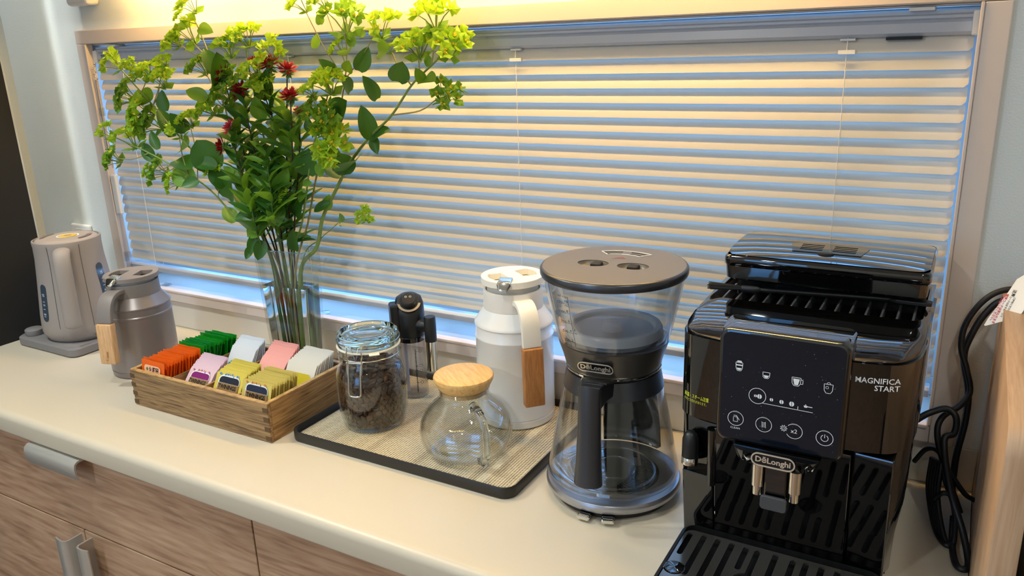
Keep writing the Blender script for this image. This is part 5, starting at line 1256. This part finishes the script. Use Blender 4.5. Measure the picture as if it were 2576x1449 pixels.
M_leaf = leafy('leaf_green', rgb(96, 142, 42), rgb(140, 185, 50), 0.42, 0.3)
M_leaf_d = leafy('leaf_dark', rgb(56, 106, 34), rgb(90, 140, 34), 0.42, 0.2)
M_leaf_l = leafy('leaf_light', rgb(104, 150, 40), rgb(150, 190, 50), 0.45, 0.35)
M_bract = leafy('bract_lime', rgb(158, 198, 42), rgb(184, 214, 48), 0.5, 0.33)
M_bract_d = leafy('bract_green', rgb(112, 158, 40), rgb(150, 190, 46), 0.5, 0.3)
M_floret = mat('floret_yellow', rgb(214, 196, 40), 0.6)
M_stem = mat('stem_green', rgb(128, 150, 72), 0.5)
M_stem_p = mat('stem_pinkish', rgb(168, 156, 100), 0.5)
M_stem_b = mat('stem_brown', rgb(74, 50, 34), 0.55)
M_stem_g = mat('stem_dark_green', rgb(84, 112, 46), 0.5)
M_petal = leafy('petal_crimson', rgb(160, 14, 30), rgb(190, 20, 40), 0.5, 0.2)
M_petal_p = leafy('petal_pink', rgb(222, 60, 84), rgb(240, 100, 120), 0.5, 0.25)
M_calyx = leafy('calyx_green', rgb(96, 136, 62), rgb(120, 160, 70), 0.5, 0.2)
def leaf_mesh(kind, cup=0.25, curl=0.2):
    """unit leaf along +y (length 1), base at the origin"""
    rows = 8; vs = []; fs = []
    for j in range(rows+1):
        t = j/rows
        if kind == 'ovate': wd = 0.40*math.sin(PI*min(1, (t*0.94+0.06)))**0.62*(1-0.35*t)*1.25
        elif kind == 'round': wd = 0.50*math.sin(PI*min(1, t*0.92+0.08))**0.55
        else: wd = 0.125*math.sin(PI*min(1, t*0.95+0.05))**0.8
        if j == rows: wd = 0.004
        droop = -curl*t*t
        for i, s in enumerate((-1, -0.5, 0, 0.5, 1)):
            vs.append((s*wd, t, droop+cup*wd*(abs(s)**1.5)+(0.015*math.sin(t*9+s*2) if abs(s) == 1 else 0)))
    for j in range(rows):
        for i in range(4): fs.append((j*5+i, j*5+i+1, (j+1)*5+i+1, (j+1)*5+i))
    mb = MB(); mb.add(vs, fs); return mb
LEAVES = {}
def leaf_src(kind, m):
    key = (kind, m.name)
    if key not in LEAVES:
        o = leaf_mesh(kind, {'ovate': 0.35, 'round': 0.45, 'lance': 0.5}[kind], {'ovate': 0.18, 'round': 0.1, 'lance': 0.35}[kind]).build('leaf', m, None, smooth=80)
        LEAVES[key] = o.data; bpy.data.objects.remove(o)
    return LEAVES[key]
def put_leaf(parent, base, tip, width, nrm, kind, m):
    d = tip-base; L = d.length; y = d/L; n = nrm-y*nrm.dot(y)
    if n.length < 1e-6: n = y.orthogonal()
    n.normalize(); x = y.cross(n)
    o = bpy.data.objects.new('leaf', leaf_src(kind, m)); COL.objects.link(o); o.parent = parent
    M = Matrix(((x.x, y.x, n.x, base.x), (x.y, y.y, n.y, base.y), (x.z, y.z, n.z, base.z), (0, 0, 0, 1)))
    o.matrix_local = M @ Matrix.Diagonal((width*L, L, L*0.8, 1)); return o
def head_mesh(seed, n_out=9):
    r = random.Random(seed); mb = MB()
    def bract(c, d, L, wd, mi):
        d = d.normalized(); sx_ = d.orthogonal().normalized(); q_ = Matrix.Rotation(r.uniform(0, 6.28), 3, d) @ sx_
        nb = d.cross(q_)
        p0 = c; p1 = c+d*L*0.5+q_*wd+nb*0.06*L; p2 = c+d*L; p3 = c+d*L*0.5-q_*wd+nb*0.06*L; pm_ = c+d*L*0.5-nb*0.10*L
        mb.add([p0, p1, pm_, p3, p2], [(0, 1, 2), (0, 2, 3), (1, 4, 2), (2, 4, 3)], mi)
    for k in range(n_out):      # little umbels, each a star of pointed bracts round a yellow eye
        a = 2.4*k; rad = 0.62*math.sqrt((k+0.3)/n_out); c = Vector((rad*math.cos(a), rad*math.sin(a), 0.30*(1-rad*rad)+r.uniform(-.06, .06)))
        up = (Vector((c.x*0.9, c.y*0.9, 0.75))).normalized(); e1 = up.orthogonal().normalized(); e2 = up.cross(e1)
        for q in range(6):
            b_ = 2*PI*q/6+r.uniform(-.3, .3); d = (e1*math.cos(b_)+e2*math.sin(b_))*0.9+up*0.55
            bract(c, d, r.uniform(0.32, 0.44), 0.17, 0)
        for q in range(3):
            b_ = r.uniform(0, 6.28); p = c+(e1*math.cos(b_)+e2*math.sin(b_))*0.06+up*0.10; s = 0.055
            mb.add([p+e1*s, p+e2*s, p-e1*s, p-e2*s, p+up*s*1.2], [(0, 1, 4), (1, 2, 4), (2, 3, 4), (3, 0, 4)], 1)
        mb.tube([Vector((0, 0, -0.42)), c*0.6+Vector((0, 0, -0.1)), c], [0.022, 0.018, 0.014], 4, cap=False, mi=2)
    for k in range(4):
        a = 2*PI*k/4+0.4; bract(Vector((0, 0, -0.40)), Vector((math.cos(a), math.sin(a), 0.35)), 0.55, 0.17, 3)
    return mb
HEADS = {}
def head_src(v, dark):
    key = (v, dark)
    if key not in HEADS:
        o = head_mesh(20+v, (9, 7, 5)[v % 3]).build('flower_head', [M_bract_d if dark else M_bract, M_floret, M_stem, M_leaf_l if not dark else M_leaf], None)
        HEADS[key] = o.data; bpy.data.objects.remove(o)
    return HEADS[key]
RF = random.Random(31)
def put_head(parent, p, size, axis, dark=False):
    o = bpy.data.objects.new('flower_head', head_src(RF.randrange(6), dark)); COL.objects.link(o); o.parent = parent
    ax_ = axis.normalized(); z = Vector((0, 0, 1)); q_ = z.rotation_difference(ax_)
    o.matrix_local = Matrix.Translation(p) @ q_.to_matrix().to_4x4() @ Matrix.Rotation(RF.uniform(0, 6.28), 4, 'Z') @ Matrix.Scale(size, 4); return o
PXM = 1.0/1150.0   # metres per photo pixel near the vase
def spray(label, main, r0, r1, heads, leaves, mstem, group=None):
    """main: [(px, py, Y)...]; heads: (px, py, Y, size_px, index into main, dark); leaves: (bx, by, tx, ty, Y, width, kind, shade)"""
    P = [Vector(p) if len(p) == 3 and abs(p[0]) < 5 else at_y(*p) for p in main]
    t = thing('bupleurum_stem', label, 'flower stem', P[0], 0, group); B0 = P[0]
    pts = [p-B0 for p in catmull(P, 7)]; n = len(pts)
    MB().tube(pts, [r0+(r1-r0)*i/(n-1) for i in range(n)], 8).build('stem', mstem, t, smooth=60)
    for (hx_, hy_, Y, s, idx, dark) in heads:
        e = at_y(hx_, hy_, Y)-B0; a = P[min(int(idx), len(P)-1)]-B0
        if idx != int(idx):
            f = idx-int(idx); a = pts[min(n-1, int(idx*7))]
        axis = (e-a)
        size = s*PXM*0.92
        end = e-axis.normalized()*size*0.36
        mid = a.lerp(end, 0.55)+Vector((0, 0, -0.06*axis.length))+Vector((RF.uniform(-.05, .05), RF.uniform(-.05, .05), 0))*axis.length
        if axis.length > 0.012:
            c_ = catmull([a, mid, end], 5); MB().tube(c_, [r1*1.0-0.0002*(i/len(c_)) for i in range(len(c_))], 6).build('branch', M_stem_p, t, smooth=60)
        put_head(t, e, size, axis.normalized()*0.7+Vector((RF.uniform(-.3, .3), -0.55, 0.55)), dark)
    for (bx_, by_, tx_, ty_, Y, wd, kind, shade) in leaves:
        b_ = at_y(bx_, by_, Y)-B0; e = at_y(tx_, ty_, Y+RF.uniform(-.025, .01))-B0
        e = b_+(e-b_)*(0.95 if kind == 'round' else 1.18 if shade == 'd' else 1.08)
        nrm = (CAM-(b_+B0)).normalized()+Vector((RF.uniform(-.6, .6), RF.uniform(-.3, .3), RF.uniform(-.1, .7)))
        put_leaf(t, b_, e, wd, nrm, kind, {'d': M_leaf_d, 'm': M_leaf, 'l': M_leaf_l}[shade])
    return t
def vp(dx, dy, z): 
    c, s = math.cos(VA), math.sin(VA); return (VX+dx*c-dy*s, VY+dx*s+dy*c, z)
G_ = 'bupleurum stems in the vase'
spray('bupleurum stem arching up to lime heads above the window corner', [vp(0.004, 0, 0.02), vp(-0.02, 0.003, 0.20), (640, 560, -.10), (600, 430, -.11), (566, 270, -.12), (530, 150, -.12), (495, 60, -.12)], 0.0022, 0.0011,
      [(482, 14, -.12, 46, 6, 0), (453, 42, -.12, 22, 6, 0), (470, 92, -.125, 60, 5, 0), (507, 170, -.12, 46, 4.3, 1), (574, 124, -.115, 50, 4.4, 1), (440, 105, -.13, 40, 5, 0)],
      [(545, 190, 520, 130, -.12, .8, 'ovate', 'd'), (556, 215, 552, 150, -.115, .8, 'ovate', 'd'), (500, 70, 530, 78, -.12, .9, 'ovate', 'l')], M_stem_p)
spray('bupleurum stem spreading low with many lime heads over the left blind cord', [vp(-0.012, 0.004, 0.02), vp(-0.03, 0, 0.21), (612, 520, -.11), (545, 440, -.13), (462, 355, -.15), (385, 265, -.16), (322, 195, -.16), (296, 165, -.16)], 0.0021, 0.0011,
      [(288, 160, -.16, 50, 7, 0), (325, 166, -.16, 26, 7, 0), (343, 191, -.155, 30, 6, 0), (375, 181, -.15, 46, 5.5, 0), (412, 155, -.15, 28, 5, 0), (407, 202, -.15, 48, 5, 0), (323, 246, -.165, 52, 5.5, 1), (360, 283, -.165, 62, 5, 0), (383, 316, -.16, 56, 4.6, 1), (352, 300, -.17, 48, 5, 0)],
      [(385, 248, 340, 245, -.16, .8, 'ovate', 'm'), (418, 280, 405, 235, -.155, .85, 'ovate', 'd'), (432, 345, 405, 280, -.15, .65, 'ovate', 'd'), (520, 250, 470, 225, -.15, .8, 'ovate', 'm'), (470, 330, 435, 295, -.14, .8, 'ovate', 'd'), (545, 425, 490, 350, -.13, .95, 'round', 'd')], M_stem)
spray('bupleurum stem reaching furthest out towards the kettle', [vp(-0.02, -0.004, 0.02), vp(-0.034, -0.002, 0.22), (590, 545, -.12), (520, 470, -.14), (440, 420, -.17), (375, 385, -.18), (300, 350, -.18), (275, 338, -.18)], 0.002, 0.001,
      [(266, 335, -.18, 36, 7, 0), (328, 350, -.175, 62, 5.6, 0), (288, 400, -.18, 44, 5, 1), (373, 430, -.17, 22, 4.2, 0), (402, 432, -.17, 46, 4, 1), (435, 460, -.165, 34, 3.6, 0), (447, 330, -.15, 44, 3.6, 0), (477, 303, -.14, 40, 3.3, 0), (541, 432, -.13, 34, 2.6, 0)],
      [(400, 375, 380, 335, -.175, .6, 'ovate', 'd'), (385, 405, 362, 365, -.175, .7, 'ovate', 'd'), (475, 365, 447, 378, -.15, 1.0, 'round', 'm'), (480, 425, 438, 398, -.16, .9, 'round', 'd'), (490, 460, 432, 425, -.16, .8, 'ovate', 'm'), (500, 455, 462, 465, -.16, .85, 'ovate', 'd'), (545, 420, 490, 405, -.14, .7, 'ovate', 'd'), (565, 470, 525, 425, -.13, 1.0, 'round', 'd'), (575, 500, 570, 440, -.12, 1.0, 'round', 'd'), (590, 560, 565, 520, -.12, .8, 'ovate', 'm')], M_stem)
spray('bupleurum stem rising straight with lime heads among the crimson asters', [vp(0.0, 0.006, 0.02), vp(-0.008, 0.004, 0.20), (690, 520, -.09), (672, 390, -.10), (650, 280, -.10), (630, 190, -.10), (618, 120, -.10)], 0.0021, 0.0011,
      [(617, 96, -.10, 54, 6, 0), (687, 132, -.10, 52, 5, 0), (640, 180, -.11, 44, 4.6, 0), (596, 218, -.12, 46, 4.4, 1), (560, 240, -.12, 46, 4, 1), (522, 278, -.13, 44, 3.5, 0), (660, 215, -.11, 42, 4.2, 0), (575, 200, -.11, 48, 4.4, 1), (548, 262, -.12, 40, 4, 0)],
      [(655, 250, 668, 195, -.10, .6, 'ovate', 'd'), (690, 330, 720, 285, -.10, .8, 'ovate', 'l'), (660, 300, 640, 250, -.11, .8, 'ovate', 'l')], M_stem)
spray('thick bupleurum stem curving to the right over the blind', [vp(0.012, 0.004, 0.02), vp(0.026, 0.0, 0.20), (797, 622, -.075), (812, 548, -.07), (845, 478, -.07), (880, 410, -.07), (930, 345, -.07), (985, 290, -.07), (1035, 215, -.07), (1085, 165, -.07), (1122, 130, -.07)], 0.0042, 0.0013,
      [(1132, 118, -.07, 60, 10, 0), (1117, 243, -.07, 52, 7, 1), (1050, 119, -.065, 60, 8.5, 0), (1092, 46, -.065, 62, 9, 0), (982, 124, -.06, 20, 8, 0)],
      [(866, 440, 858, 382, -.075, 1.15, 'round', 'd'), (872, 430, 892, 395, -.07, 1.2, 'round', 'd'), (862, 445, 825, 405, -.072, .9, 'round', 'd'), (934, 350, 914, 280, -.072, .65, 'ovate', 'd'), (938, 350, 968, 325, -.07, .8, 'ovate', 'd'), (940, 345, 946, 380, -.07, .8, 'ovate', 'd'), (1064, 206, 1048, 176, -.07, .8, 'ovate', 'm'), (1064, 204, 1088, 196, -.07, .8, 'ovate', 'm'), (1078, 168, 1076, 138, -.068, .8, 'ovate', 'm'), (1077, 92, 1080, 62, -.065, .95, 'round', 'l'), (830, 510, 792, 528, -.075, .55, 'ovate', 'd'), (815, 528, 828, 495, -.07, .8, 'ovate', 'm')], M_stem)
spray('tall bupleurum stem with broad leaves and heads along the window head', [vp(0.006, -0.004, 0.02), vp(0.016, -0.002, 0.20), (775, 560, -.08), (800, 430, -.08), (848, 300, -.08), (868, 200, -.08), (872, 130, -.08), (868, 80, -.08)], 0.0021, 0.001,
      [(868, 55, -.08, 74, 7, 1), (759, 12, -.08, 44, 5, 0), (811, 4, -.08, 36, 5.5, 0), (955, 70, -.075, 56, 5, 0), (853, 122, -.08, 32, 6, 0)],
      [(850, 195, 812, 155, -.08, .62, 'ovate', 'd'), (880, 232, 866, 196, -.08, .8, 'ovate', 'd'), (902, 178, 922, 130, -.075, .75, 'ovate', 'd'), (948, 250, 922, 202, -.075, .65, 'ovate', 'd'), (846, 302, 868, 250, -.08, 1.0, 'round', 'd'), (850, 300, 838, 262, -.08, .9, 'round', 'd'), (1000, 205, 1012, 155, -.07, .9, 'round', 'd'), (876, 182, 876, 152, -.08, .9, 'round', 'l'), (870, 140, 872, 120, -.08, .9, 'round', 'l'), (805, 62, 802, 34, -.08, .8, 'ovate', 'm'), (788, 122, 800, 86, -.08, .65, 'ovate', 'l'), (816, 34, 816, 12, -.08, .9, 'round', 'l'), (884, 118, 882, 80, -.08, .75, 'ovate', 'm'), (952, 130, 978, 120, -.07, .9, 'round', 'l'), (908, 95, 912, 78, -.08, .6, 'ovate', 'l')], M_stem_p)
spray('bupleurum stem with broad dark leaves leaning beside the thick stem', [vp(0.002, 0.0, 0.02), vp(0.006, 0.0, 0.21), (760, 560, -.10), (775, 450, -.11), (790, 360, -.11), (812, 300, -.11), (824, 240, -.11)], 0.002, 0.0011,
      [(826, 214, -.11, 56, 6, 0), (779, 229, -.11, 34, 5, 0), (814, 306, -.115, 58, 5, 1), (829, 365, -.12, 64, 4, 0), (724, 487, -.12, 30, 2.6, 0), (820, 400, -.12, 34, 3.6, 0), (790, 262, -.10, 26, 5, 1)],
      [(775, 440, 770, 375, -.11, 1.0, 'round', 'd'), (780, 455, 762, 468, -.115, .8, 'round', 'm'), (745, 545, 752, 488, -.10, .75, 'ovate', 'd'), (765, 300, 776, 255, -.11, .9, 'ovate', 'l'), (782, 332, 772, 300, -.11, .8, 'ovate', 'd'), (800, 440, 815, 408, -.12, .8, 'ovate', 'm'), (742, 630, 735, 590, -.10, .45, 'ovate', 'd'), (770, 480, 752, 505, -.11, .8, 'ovate', 'm')], M_stem)
spray('thin bupleurum side shoot with one small head right of the vase', [vp(0.018, 0.004, 0.02), vp(0.032, 0.002, 0.22), (808, 600, -.07), (830, 580, -.068), (858, 556, -.065), (885, 550, -.06), (908, 548, -.06)], 0.0012, 0.0006,
      [(919, 546, -.06, 32, 6, 0)], [(857, 560, 858, 542, -.065, .5, 'ovate', 'm'), (856, 566, 860, 572, -.065, .8, 'ovate', 'm')], M_stem)

# ---------------------------------------------------------------- asters
def aster_mesh(seed, n=48):
    r = random.Random(seed); mb = MB()
    for k in range(n):
        ring = k % 3; a = 2.399*k; el = (0.15, 0.55, 0.95)[ring]+r.uniform(-.1, .1); L = (1.0, 0.85, 0.6)[ring]
        d = Vector((math.cos(a)*math.cos(el), math.sin(a)*math.cos(el), math.sin(el))); s = Vector((-math.sin(a), math.cos(a), 0)); c = d*0.08
        mb.add([c, c+d*L*0.6+s*0.15, c+d*L+Vector((0, 0, 0.08)), c+d*L*0.6-s*0.15], [(0, 1, 2, 3)], 0)
    for k in range(16):
        a = 2.399*k; lay = k//6
        d = Vector((math.cos(a), math.sin(a), -0.25-0.35*lay)).normalized(); s = Vector((-math.sin(a), math.cos(a), 0)); c = Vector((0, 0, -0.05-0.12*lay)); L = 0.75
        mb.add([c, c+d*L*0.5+s*0.16, c+d*L+Vector((0, 0, 0.12)), c+d*L*0.5-s*0.16], [(0, 1, 2, 3)], 1)
    mb.lathe([(0.0001, -0.5), (0.16, -0.42), (0.28, -0.2), (0.22, 0.02), (0.0001, 0.05)], 10, mi=1)
    return mb
AST = {}
def put_aster(parent, p, size, axis, m, v):
    key = (m.name, v)
    if key not in AST:
        o = aster_mesh(40+v).build('aster_bloom', [m, M_calyx], None); AST[key] = o.data; bpy.data.objects.remove(o)
    o = bpy.data.objects.new('aster_bloom', AST[key]); COL.objects.link(o); o.parent = parent
    q_ = Vector((0, 0, 1)).rotation_difference(axis.normalized()); o.matrix_local = Matrix.Translation(p) @ q_.to_matrix().to_4x4() @ Matrix.Rotation(RF.uniform(0, 6.28), 4, 'Z') @ Matrix.Scale(size, 4)
def aster(label, main, blooms, nleaf, lo=0.28, hi=0.9, mstem=M_stem_b):
    P = [Vector(p) if abs(p[0]) < 5 else at_y(*p) for p in main]; t = thing('aster_stem', label, 'flower stem', P[0], 0); B0 = P[0]
    pts = [p-B0 for p in catmull(P, 7)]; n = len(pts)
    MB().tube(pts, [0.0019-0.0008*i/(n-1) for i in range(n)], 7).build('stem', mstem, t, smooth=60)
    for (x, y, Y, s, ax_, m, idx) in blooms:
        e = at_y(x, y, Y)-B0; a = pts[min(n-1, int(idx*7))]
        if (e-a).length > 0.008:
            MB().tube(catmull([a, a.lerp(e, 0.55)+Vector((0, 0, -0.004)), e-Vector(ax_).normalized()*s*PXM*0.4], 5), 0.0010, 6).build('branch', mstem, t, smooth=60)
        put_aster(t, e, s*PXM*0.74, Vector(ax_), m, RF.randrange(3))
    nleaf = int(nleaf*1.35)
    for k in range(nleaf):
        f = lo+(hi-lo)*(k+RF.random()*0.7)/nleaf; i = int(f*(n-1)); b_ = pts[i]
        a = k*2.4+RF.uniform(-.4, .4); L = RF.uniform(0.05, 0.085)*(1.15-0.5*f)
        d = Vector((math.cos(a)*0.85, math.sin(a)*0.5, RF.uniform(0.35, 1.1))).normalized()
        put_leaf(t, b_, b_+d*L, RF.uniform(1.0, 1.5), Vector((-d.x*0.5, -d.y*0.5-0.5, 0.9)), 'lance', RF.choice([M_leaf, M_leaf, M_leaf_d, M_leaf_l]))
    return t
R_, Pk = M_petal, M_petal_p
aster('aster stem with a wide crimson bloom at the top of the bunch', [vp(-0.006, 0.004, 0.02), vp(-0.010, 0.003, 0.22), (700, 520, -.10), (690, 400, -.10), (684, 290, -.10), (677, 180, -.10)], [(675, 163, -.10, 36, (0.05, -0.5, 1), R_, 5), (637, 154, -.10, 20, (-0.2, -0.5, 1), R_, 4)], 22)
aster('aster stem with a crimson bloom hidden behind green buds', [vp(0.002, 0.006, 0.02), vp(0.002, 0.004, 0.22), (715, 500, -.09), (722, 380, -.09), (722, 280, -.085), (722, 190, -.085)], [(723, 176, -.085, 30, (0.5, -0.3, 1), R_, 5)], 20)
aster('aster stem with a crimson bloom above a ruffled green calyx', [vp(0.006, 0.0, 0.02), vp(0.010, 0.0, 0.22), (728, 520, -.11), (735, 400, -.115), (733, 310, -.12), (731, 258, -.12)], [(729, 243, -.12, 32, (0, -0.55, 1), R_, 5)], 20)
aster('aster stem with a small pink bloom beside a round leaf', [vp(0.010, 0.002, 0.02), vp(0.014, 0.002, 0.22), (742, 540, -.10), (752, 420, -.105), (754, 340, -.11), (753, 292, -.11)], [(752, 281, -.11, 19, (0, -0.4, 1), Pk, 5)], 16)
aster('aster stem with crimson blooms half hidden in the bunch', [vp(-0.010, -0.003, 0.02), vp(-0.018, -0.002, 0.22), (665, 500, -.11), (640, 380, -.12), (620, 290, -.12), (612, 240, -.12)], [(608, 226, -.12, 30, (0.2, -0.7, 0.8), R_, 5), (600, 238, -.125, 24, (-0.6, -0.7, 0.4), R_, 5), (648, 210, -.11, 18, (0, -0.5, 1), R_, 4)], 22)
aster('aster stem with a crimson bloom facing out to the left', [vp(-0.014, 0.003, 0.02), vp(-0.024, 0.002, 0.22), (648, 520, -.11), (615, 390, -.12), (585, 280, -.12), (566, 205, -.12)], [(559, 191, -.12, 34, (-0.6, -0.6, 0.7), R_, 5)], 20)
aster('aster stem with a bright pink bloom and a dark crimson one below', [vp(-0.016, -0.005, 0.02), vp(-0.030, -0.004, 0.22), (640, 540, -.13), (610, 440, -.14), (590, 370, -.14), (582, 335, -.14)], [(579, 321, -.14, 27, (-0.5, -0.75, 0.6), Pk, 5), (561, 366, -.145, 30, (-0.75, -0.6, 0.1), R_, 4)], 20)
aster('leafy aster stem without bloom at the front of the bunch', [vp(-0.004, -0.008, 0.02), vp(-0.004, -0.008, 0.22), (690, 560, -.13), (680, 470, -.14), (668, 380, -.14)], [], 22, 0.45, 1.0, M_stem_g)
aster('leafy aster stem with wide lower leaves over the vase rim', [vp(-0.012, -0.010, 0.02), vp(-0.026, -0.010, 0.225), (655, 610, -.13), (640, 560, -.14), (628, 500, -.14), (600, 450, -.14)], [], 14, 0.45, 1.0, M_stem_g)
lt = thing('aster_stem', 'short leafy aster stem drooping over the rim of the vase', 'flower stem', vp(-0.020, -0.008, 0.02))
B0 = Vector(vp(-0.020, -0.008, 0.02)); pth = [Vector(p) for p in (vp(-0.020, -0.008, 0.02), vp(-0.028, -0.010, 0.20))]+[at_y(668, 618, -.11), at_y(660, 590, -.12), at_y(680, 555, -.13)]
MB().tube([p-B0 for p in catmull(pth, 6)], 0.0016, 7).build('stem', M_stem_g, lt, smooth=60)
for bx_, by_, tx_, ty_, wd, kd, sh in ((672, 556, 614, 595, .72, 'ovate', 'm'), (690, 510, 700, 568, .9, 'ovate', 'm'), (660, 605, 648, 655, .8, 'ovate', 'd'), (645, 590, 625, 640, .6, 'ovate', 'd'), (632, 620, 618, 652, .7, 'ovate', 'd'), (640, 535, 585, 512, .55, 'ovate', 'm'), (640, 540, 588, 545, .6, 'ovate', 'd'), (700, 520, 670, 545, .7, 'ovate', 'm'), (640, 520, 650, 470, .8, 'ovate', 'd'), (700, 480, 720, 430, .6, 'ovate', 'm'), (620, 480, 590, 430, .6, 'ovate', 'm')):
    b_ = at_y(bx_, by_, -.125)-B0; e = at_y(tx_, ty_, -.14)-B0
    put_leaf(lt, b_, e, wd, (CAM-(b_+B0)).normalized()+Vector((RF.uniform(-.4, .4), 0, 0.4)), kd, {'d': M_leaf_d, 'm': M_leaf}[sh])
